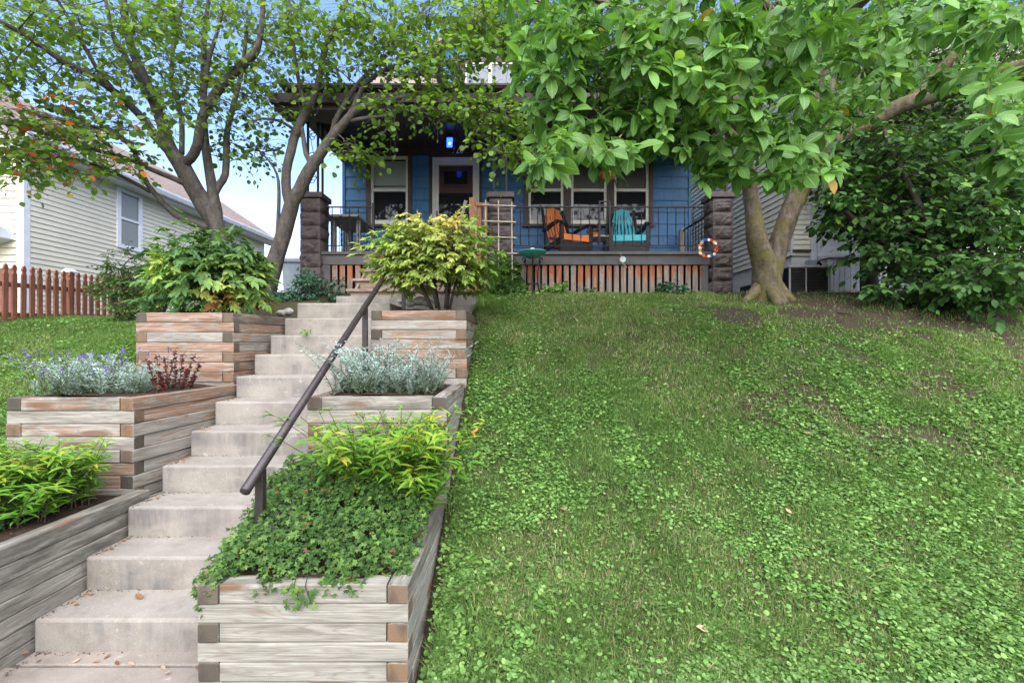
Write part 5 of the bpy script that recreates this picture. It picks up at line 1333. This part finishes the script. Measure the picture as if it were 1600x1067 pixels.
keep = (fbm(X*5,Y*5,55,2) > .14) & ~((Y < 2.17) & (X > -.66)) & ~((Y<2.16) & (fbm(X*9,Y*3,5,2)<.5))
X, Y, hm = X[keep], Y[keep], hm[keep]; n = len(X); Z = hm+RNG.normal(0,.024,n)+.03*(fbm(X*14,Y*14,3,2)-.5)
pts = np.stack([X,Y,Z],1); Ns = norm(np.tile(UP,(n,1))+RNG.normal(0,.45,(n,3))+np.array([0,-.35,0]))
foliage('leaves', rosette(pts, Ns, .0165, 5, np.clip(RNG.random(n)*.9+(RNG.random(n)>.96)*.3,0,1)), L_GER, T)
m = MB()
for i in range(0, n, 14): m.tube([(X[i]*.7-.28,Y[i]*.7+.75,ZR1-.04), (X[i],Y[i],Z[i]-.01)], .0016, 4, cap=False)
for xx in (-.98,-.93): m.tube([(xx,2.16,ZR1+.02),(xx+.02,2.085,ZR1-.0),(xx+.05,2.075,ZR1-.07)], .002, 4)
m.build('stem', M_DSTEM, T)
n = 30; pts = np.stack([RNG.uniform(-1.0,-.86,n), RNG.uniform(2.065,2.09,n), ZR1-.09*RNG.random(n)],1)
foliage('trailing_leaves', rosette(pts, norm(RNG.normal(0,.4,(n,3))+np.array([0,-1,.4])), .018, 5, RNG.random(n)), L_GER, T)
T = thing('cranesbill', (-3.3,2.6,ZL1-.05), 'small lobed green leaves low in the left planter at the photo edge', 'plant')
n = 1900; X = RNG.uniform(-3.2,-2.52,n); Y = RNG.uniform(2.2,2.75,n); pts = np.stack([X,Y,ZL1-.02+.14*RNG.random(n)*fbm(X*6,Y*6,8,2)*1.6],1); kp = X < -2.62-.3*(Y-2.25); pts = pts[kp]; n = len(pts)
foliage('leaves', rosette(pts, norm(np.tile(UP,(n,1))+RNG.normal(0,.4,(n,3))), .02, 5, RNG.random(n)*.9), L_GER, T)

# silvery artemisia (right) and artemisia with lavender (left)
def artemisia(T, roots_, h, per, lean, tint0, mat=L_SILV, name='foliage', L=.017, spreadout=.5):
    parts = []; m = MB()
    for r in roots_:
        hh = h*RNG.uniform(.4,1.12)*(.62+.75*float(fbm(r[0]*5, r[1]*3, 17, 2))); a = RNG.uniform(0,6.28); out = np.array([math.cos(a),math.sin(a),0])*RNG.uniform(.05,spreadout)*hh+np.array(lean)*hh
        t = np.linspace(0,1,7)[:,None]; pts = r+UP*hh*(t-.15*t*t)+out*t**1.5; m.tube(pts, np.linspace(.0022,.001,7), 4, cap=False)
        k = per; tt = RNG.uniform(.1,1,k); idx = tt*6; i0 = np.clip(idx.astype(int),0,5); fr = (idx-i0)[:,None]; q = pts[i0]*(1-fr)+pts[i0+1]*fr
        tang = norm(pts[i0+1]-pts[i0]); ph = np.arange(k)*2.4; side = np.stack([np.cos(ph),np.sin(ph),np.zeros(k)],1)
        D = norm(side+tang*.9); l = L*RNG.uniform(.7,1.5,k)*(1.35-.6*tt)
        parts.append(leaf_arrays(q, D, norm(tang+RNG.normal(0,.3,(k,3))), l, l*.22, SIMPLE, .3, .4, np.clip(tint0+.62*tt+RNG.normal(0,.1,k),0,.96)))
    m.build('stem', M_STEM, T); foliage(name, parts, mat, T)
T = thing('artemisia', (-.9,3.5,ZR2-.03), 'silvery feathery artemisia filling the middle right planter', 'plant')
artemisia(T, roots(-1.27,-.55,3.30,3.85,ZR2-.03,250), .40, 120, (0,-.16,0), .12, L=.022, spreadout=1.0)
parts = []
T = thing('artemisia', (-2.9,3.5,ZL2-.03), 'low silvery artemisia spreading through the middle left planter', 'plant')
artemisia(T, roots(-3.3,-2.72,3.26,3.85,ZL2-.03,170), .30, 100, (-.1,-.16,0), .13, L=.021, spreadout=1.0)
T = thing('lavender', (-3.1,3.5,ZL2-.03), 'lavender stems with small purple flower heads in the middle left planter', 'plant')
m = MB(); parts = []; st = []
for r in roots(-3.38,-2.85,3.25,4.0,ZL2-.03,70):
    h = RNG.uniform(.16,.36); o_ = RNG.normal(0,.10,3)+np.array([-.06,-.05,0]); tip = r+UP*h+o_*[1,1,0]; m.tube([r, r+UP*h*.5+o_*.3*np.array([1,1,0]), tip], [.0016,.0013,.001], 4, cap=False)
    k = 16; q = tip - UP*RNG.random(k)[:,None]*.035; parts.append(leaf_arrays(q, rdir(k), rdir(k), .013, .010, SIMPLE, .2, .3))
    k = 12; q = r+(tip-r)*RNG.random(k)[:,None]*.6; st.append(leaf_arrays(q, norm(rdir(k)*[1,1,.2]+UP*.8), rdir(k), .035, .006, SIMPLE, .2, .4, RNG.random(k)*.4))
m.build('stem', M_STEM, T); foliage('flower_spike', parts, L_LAV, T); foliage('leaves', st, L_SHRUB, T)
T = thing('sedum', (-2.6,3.75,ZL2-.03), 'upright dark red sedum stems at the right of the middle left planter', 'plant')
m = MB(); parts = []
for r, h in zip(roots(-2.74,-2.52,3.5,3.95,ZL2-.03,12), RNG.uniform(.10,.30,12)):
    if r[0] < -2.64: h *= 1.15
    o_ = RNG.normal(0,.05,3)*[1,1,0]; tip = r+UP*h+o_; m.tube([r,(r+tip)/2,tip], [.004,.003,.002], 5)
    k = 46; t = RNG.uniform(.2,1,k); q = r+(tip-r)*t[:,None]; parts.append(leaf_arrays(q, norm(rdir(k)*[1,1,.3]+UP*.5), rdir(k,.2,1), .032*(1.1-.4*t), .018, OVAL, .1, .4))
    k = 26; q = tip+RNG.normal(0,.016,(k,3)); parts.append(leaf_arrays(q, rdir(k,0,1), rdir(k), .013, .010, SIMPLE, .2, .2, RNG.random(k)*.5+.4))
m.build('stem', M_DSTEM, T); foliage('leaves', parts, L_SED, T)

# ------------------------------------------------------------------ lawn
def lawn_pts(n, x0, x1, y0, y1, pw=1.6):
    # denser where it is looked at from close by; d^-pw
    u = RNG.random(n); a = 1-pw
    Y = (y0**a + u*(y1**a-y0**a))**(1/a); X = RNG.uniform(-1, 1, n)
    X = x0 + (X*.5+.5)*(x1-x0)
    return X, Y
def okmask(X, Y):
    r = (X > -.405-.02*(Y < 3.2)) & (X < 1.5*Y+1.2)
    r &= ~((Y > 6.95) & (X < 3.3)); r &= ~((X < .9) & (Y > 6.6) & (X < -.42)); r &= np.hypot(X-3.43, (Y-6.35)) > .34
    r |= (X > -1.15) & (X < -.40) & (Y > 5.78) & (Y < 6.1) & (RNG.random(len(X)) < .4)
    l = (X < -3.40) & (X > -1.25*Y-.6) & ~((X > -4.1) & (Y < 3.1)) & (Y < 8)
    return r | l
def density(X, Y):
    s = soilmask(X, Y)
    worn = sstep(3.5,4.5,Y+.8*(fbm(X*.9,Y*.9,44,2)-.5))*sstep(.1,1.1,X)*sstep(.46,.62,fbm(X*4.2,Y*4.2,45,3)); s = np.maximum(s, .72*worn)
    c = fbm(X*.75+3, Y*.75, 61, 3) + .20*np.exp(-(((X-1.9)/1.5)**2+((Y-3.25)/.95)**2)) + .08*sstep(3.4,2.4,Y) - .16*sstep(3.7,4.8,Y)*sstep(0,1,X) - .06*np.exp(-((X-.45)/.5)**2) + .14*sstep(-.1,-.4,X)*sstep(-.6,-.4,X) + .06*(X < -3)
    return s, c
n = 1900000; X = []; Y = []
x_, y_ = lawn_pts(n, -9.5, 10.5, 2.02, 7.6, 1.3); ok = okmask(x_, y_); x_, y_ = x_[ok], y_[ok]
s, c = density(x_, y_); tuft = fbm(x_*9, y_*9, 77, 2)
keep = RNG.random(len(x_)) < np.clip((1-s*.96)*(1.1-.5*sstep(.5,.75,c))*(.35+1.2*sstep(.3,.62,tuft)), .03, 1)
x_, y_ = x_[keep], y_[keep]; n = len(x_); z_ = gh(x_, y_)
hgt = RNG.uniform(.018,.056,n)*(.5+1.0*fbm(x_*3,y_*3,81,2)); wid = RNG.uniform(.0018,.0042,n)*(1+.15*y_)
ang = RNG.uniform(0,6.28,n); lean = np.abs(RNG.normal(0,.75,n))+.15
side = np.stack([np.cos(ang),np.sin(ang),np.zeros(n)],1); la = ang+RNG.uniform(.6,2.5,n)
lv = np.stack([np.cos(la),np.sin(la),np.zeros(n)],1)
b = np.stack([x_,y_,z_-.004],1); tip = b+UP*hgt[:,None]+lv*(hgt*lean)[:,None]; mid = b+UP*(hgt*.62)[:,None]+lv*(hgt*lean*.28)[:,None]
V = np.stack([b-side*wid[:,None]/2, b+side*wid[:,None]/2, mid+side*wid[:,None]*.42, mid-side*wid[:,None]*.42, tip+side*.0002, tip-side*.0002],1).reshape(-1,3)
q = np.array([(0,1,2,3),(3,2,4,5)]); Q = (q[None]+(np.arange(n)*6)[:,None,None]).reshape(-1,4)
dry = sstep(.42,.72,fbm(x_*1.5+9,y_*1.5,91,3)+.22*sstep(3.6,4.8,y_)*(x_ > 0)) 
tint = np.clip(RNG.random(n)**1.3*(.72) + dry*RNG.random(n)*.72*(RNG.random(n) < .46), 0, 1)
o = np_mesh('grass', V, Q, L_GRASS, None, np.zeros((len(V),2)), np.repeat(tint,6)); setp(o, 'short green and straw coloured lawn grass on the bank', 'grass', None, 'stuff')
# clover and creeping round leaves among the grass
n = 880000; x_, y_ = lawn_pts(n, -9.0, 8.5, 2.02, 6.9, 1.5); ok = okmask(x_, y_); x_, y_ = x_[ok], y_[ok]
s, c = density(x_, y_); fine = fbm(x_*6, y_*6, 95, 2)
keep = RNG.random(len(x_)) < np.clip((1-s)*np.maximum(sstep(.30,.74,c+.85*(fine-.5)),.10), .015, 1)
x_, y_ = x_[keep], y_[keep]; n = len(x_); z_ = gh(x_, y_)+RNG.uniform(.012,.042,n)
sz = RNG.uniform(.009,.028,n)*(.6+.75*fbm(x_*1.2,y_*1.2,99,2))
a = RNG.uniform(0,6.28,n); D = np.stack([np.cos(a),np.sin(a),RNG.normal(0,.28,n)],1); N = norm(np.tile(UP,(n,1))+RNG.normal(0,.33,(n,3)))
v, q, u, t = leaf_arrays(np.stack([x_,y_,z_],1)-D*sz[:,None]*.5, D, N, sz, sz*1.05, DISC, .18, .5)
o = np_mesh('clover', v, q, L_CLOV, None, u, t); setp(o, 'round leaved creeping ground cover spreading through the lawn', 'ground cover', None, 'stuff')
# litter: crumbs of dead leaf and bark on the bare soil, in the planters and in the step corners
n = 60000; x_, y_ = lawn_pts(n, -5, 8.5, 2.1, 7.0, 1.2); s = soilmask(x_, y_); ok = okmask(x_, y_) & (RNG.random(n) < s*.75+.02); x_, y_ = x_[ok], y_[ok]
pp = [np.stack([x_, y_, gh(x_, y_)+.004], 1)]
for (x0, x1, y0, y1, z) in ((-3.3,-2.5,1.9,3.1,ZL1-.02),(-3.28,-2.5,3.25,4.1,ZL2-.02),(-1.3,-.5,2.18,3.0,ZR1-.02),(-1.28,-.5,3.22,4.15,ZR2-.02),(-1.2,-.48,4.33,5.6,ZR3-.0),(-3.2,-2.5,4.2,5.2,ZL3-.0)):
    k = 500; pp.append(np.stack([RNG.uniform(x0,x1,k), RNG.uniform(y0,y1,k), np.full(k,z)+RNG.random(k)*.02], 1))
for k_ in range(-1, 10):
    yb = D0+RUN*(k_+1); z = kh(k_) if k_ >= 0 else .012; k = 70
    pp.append(np.stack([XL+np.abs(RNG.normal(0,.22,k)), yb-.004-np.abs(RNG.normal(0,.012,k)), np.full(k,z+.003)], 1))
    pp.append(np.stack([XL+np.abs(RNG.normal(0,.018,k))+.004, yb-RNG.uniform(.0,.28,k), np.full(k,z+.003)], 1))
pp = np.concatenate(pp); n = len(pp); sz = RNG.uniform(.006,.022,n); sz[-22*70:] *= .6
v, q, u, t = leaf_arrays(pp, rdir(n,-.15,.3), norm(np.tile(UP,(n,1))+RNG.normal(0,.4,(n,3))), sz, sz*RNG.uniform(.2,.7,n), SIMPLE, .3, .9, RNG.random(n)**1.5*.9)
o = np_mesh('leaf_litter', v, q, L_LITT, None, u, t); setp(o, 'crumbs of dead leaf and bark on the bare soil and in the step corners', 'leaf litter', None, 'stuff')
# fallen leaves
def fallen(x, y, label, group, L, zoff=.03, tint=None, slopefit=True, surf=None):
    # meet the ground along the sight line
    for d in np.arange(1.8, 7.2, .004):
        p = P(x, y, d); g = surf if surf is not None else float(gh(p[0], d))+zoff
        if p[2] <= g and surf is None or (surf is not None and p[2] <= surf): break
    a = random.uniform(0,6.28); D = np.array([[math.cos(a), math.sin(a), .1]]); N = norm(np.array([[random.uniform(-.3,.3), random.uniform(-.5,.1), 1]]))
    v, q, u, t = leaf_arrays(np.array([p])-D*L/2+[0,0,.004], D, N, L, L*.5, OVAL, .35, random.uniform(-.9,1.2), np.array([random.random() if tint is None else tint]))
    b = np.array(p); o = np_mesh('fallen_leaf', v-b, q, L_FALL, None, u, t); o.location = b
    setp(o, label, 'leaf', group)
dup = 'dry tan fallen leaf lying on the green lawn'
for (x, y, L, t) in ((1260,677,.075,.6),(1187,762,.06,.95),(870,578,.06,.9),(800,538,.075,.75),(866,540,.05,.55),(972,503,.075,.85),(1232,800,.05,.9),(900,500,.05,.8),(1126,573,.06,.8),(1419,549,.05,.8),(1310,498,.07,.7),(1590,575,.07,.85),(1395,1000,.05,.3),(945,770,.05,.85),(880,795,.05,.8)):
    fallen(x, y, dup, 'fallen leaves on the lawn', L, tint=t)
fallen(1097,985,'large pale tan leaf standing up at the bottom of the lawn',None,.09,tint=1.0)
fallen(1183,928,'small red brown curled leaf low on the lawn',None,.05,tint=.1)
fallen(1500,492,'orange brown leaf on the bare soil by the dark shrub',None,.10,tint=.2)
fallen(217,933,'brown leaf lying on the second lowest concrete tread',None,.06,tint=.3,surf=kh(0)+.004)
for (x,y,t) in ((120,1033,.8),(183,1036,.15),(168,1026,.35),(205,1038,.9),(60,1033,.7),(255,1042,.85),(262,1052,.95),(310,1041,.3),(150,1034,.6),(40,1020,.5)):
    fallen(x,y,'small curled dead leaf in the gap at the foot of the steps','dead leaves on the path',.035,tint=t,surf=.014)
for (d_, k) in ((2.62,0),(2.9,1),(3.18,2),(3.46,3),(3.75,4),(4.03,5)):
    for j in range(5):
        x = XL+random.uniform(.01,.07); y = d_-random.uniform(.0,.24); p = np.array([x,y,kh(k)+.006]); a = random.uniform(0,6.28); D = np.array([[math.cos(a),math.sin(a),.2]])
        v,q,u,t = leaf_arrays(np.zeros((1,3)), D, np.array([[.2,-.2,1.]]), .028, .018, SIMPLE, .4, .8, np.array([random.random()*.6])); o = np_mesh('fallen_leaf', v, q, L_FALL, None, u, t); o.location = p
        setp(o, 'dead leaf crumb along the left edge of the concrete treads', 'leaf', 'dead leaves along the step edge')
# twigs on the bare soil
for (x0,y0,x1,y1) in ((1420,498,1452,484),(1308,488,1335,494),(1270,502,1300,476),(1525,573,1546,574)):
    d = 5.2 if y0 < 550 else 4.6
    def onground(x,y):
        for dd in np.arange(3.5,7,.01):
            p = P(x,y,dd)
            if p[2] <= float(gh(p[0],dd))+.012: return p
        return p
    a, b = onground(x0,y0), onground(x1,y1); m = MB(); m.tube([a,(a+b)/2+[.01,0,.012],b],[.007,.006,.004],6); setp(m.build('twig', M_DSTEM, None, True), 'dark fallen twig on the thin grass near the dark shrub', 'twig', 'twigs on the bare soil')
# the trees across the street, seen in the window panes
n = 4200; X = RNG.uniform(-30,30,n); Z = RNG.uniform(-.5,19,n); kp = Z < 8+14*fbm(X*.22,np.zeros(n),7,3); X, Z = X[kp], Z[kp]; n = len(X)
pts = np.stack([X,-22+RNG.normal(0,1.3,n),Z],1)
v,q,u,t = leaf_arrays(pts, rdir(n), rdir(n), RNG.uniform(.35,.8,n), .5, OVAL, .2, .5); o = np_mesh('treeline', v, q, L_BACK, None, u, t); setp(o, 'row of street trees across the road, mirrored in the windows', 'trees', None, 'stuff')
SKYSTR, SUNSTR, EXPO = .09, 2.0, 2.25
# ------------------------------------------------------------------ camera, sky, sun
cam = bpy.data.cameras.new('camera'); co = bpy.data.objects.new('camera', cam); COL.objects.link(co)
cam.sensor_width = 36; cam.lens = 36*F/1600; cam.clip_end = 3000; cam.clip_start = .05
co.location = (0,0,EYE); co.rotation_euler = (math.pi/2,0,0); SC.camera = co
SUN_EL, SUN_AZ = math.radians(45), math.radians(172)     # azimuth clockwise from +Y (the view direction)
w = bpy.data.worlds.new('World'); SC.world = w; w.use_nodes = True; t = w.node_tree; bg = t.nodes['Background']
sky = t.nodes.new('ShaderNodeTexSky'); sky.sky_type = 'NISHITA'; sky.sun_disc = False; sky.sun_elevation = SUN_EL; sky.sun_rotation = SUN_AZ
sky.air_density = 1.0; sky.dust_density = 1.2; sky.ozone_density = 1.5
tc = t.nodes.new('ShaderNodeTexCoord'); mp = t.nodes.new('ShaderNodeMapping'); mp.inputs['Scale'].default_value = (1.4,1.4,5)
t.links.new(tc.outputs['Generated'], mp.inputs['Vector'])
nz = t.nodes.new('ShaderNodeTexNoise'); nz.inputs['Scale'].default_value = 2.2; nz.inputs['Detail'].default_value = 6; nz.inputs['Roughness'].default_value = .62; nz.inputs['Distortion'].default_value = .5
t.links.new(mp.outputs[0], nz.inputs['Vector'])
sp = t.nodes.new('ShaderNodeSeparateXYZ'); t.links.new(tc.outputs['Generated'], sp.inputs[0])
mr = t.nodes.new('ShaderNodeMapRange'); t.links.new(sp.outputs[2], mr.inputs[0])
for i, x in enumerate((.04,.46,.9,-.2)): mr.inputs[i+1].default_value = x
ad = t.nodes.new('ShaderNodeMath'); ad.operation = 'ADD'; t.links.new(mr.outputs[0], ad.inputs[0])
m2 = t.nodes.new('ShaderNodeMapRange'); t.links.new(nz.outputs['Fac'], m2.inputs[0])
for i, x in enumerate((.46,.78,-.14,.42)): m2.inputs[i+1].default_value = x
t.links.new(m2.outputs[0], ad.inputs[1]); ad.use_clamp = True
mx = t.nodes.new('ShaderNodeMix'); mx.data_type = 'RGBA'; t.links.new(ad.outputs[0], mx.inputs[0]); ml = t.nodes.new('ShaderNodeMix'); ml.data_type = 'RGBA'; ml.blend_type = 'MULTIPLY'; ml.inputs[0].default_value = 1; ml.inputs[7].default_value = (.86,.90,1.03,1); t.links.new(sky.outputs[0], ml.inputs[6]); t.links.new(ml.outputs[2], mx.inputs[6]); mx.inputs[7].default_value = (3.5,3.75,4.2,1)
t.links.new(mx.outputs[2], bg.inputs[0]); bg.inputs[1].default_value = SKYSTR
sl = bpy.data.lights.new('sun', 'SUN'); so = bpy.data.objects.new('sun', sl); COL.objects.link(so)
sl.energy = SUNSTR; sl.angle = math.radians(95); sl.color = (1,.95,.87)
so.rotation_euler = (math.pi/2-SUN_EL, 0, math.pi-SUN_AZ); so.location = (-4,-8,12)
vs = SC.view_settings; vs.view_transform = 'Standard'; vs.look = 'None'; vs.exposure = EXPO; vs.gamma = 1; vs.use_curve_mapping = False
SC.cycles.max_bounces = 8; SC.cycles.diffuse_bounces = 4; SC.cycles.transmission_bounces = 4; SC.cycles.use_denoising = True
SC.cycles.sample_clamp_indirect = 6
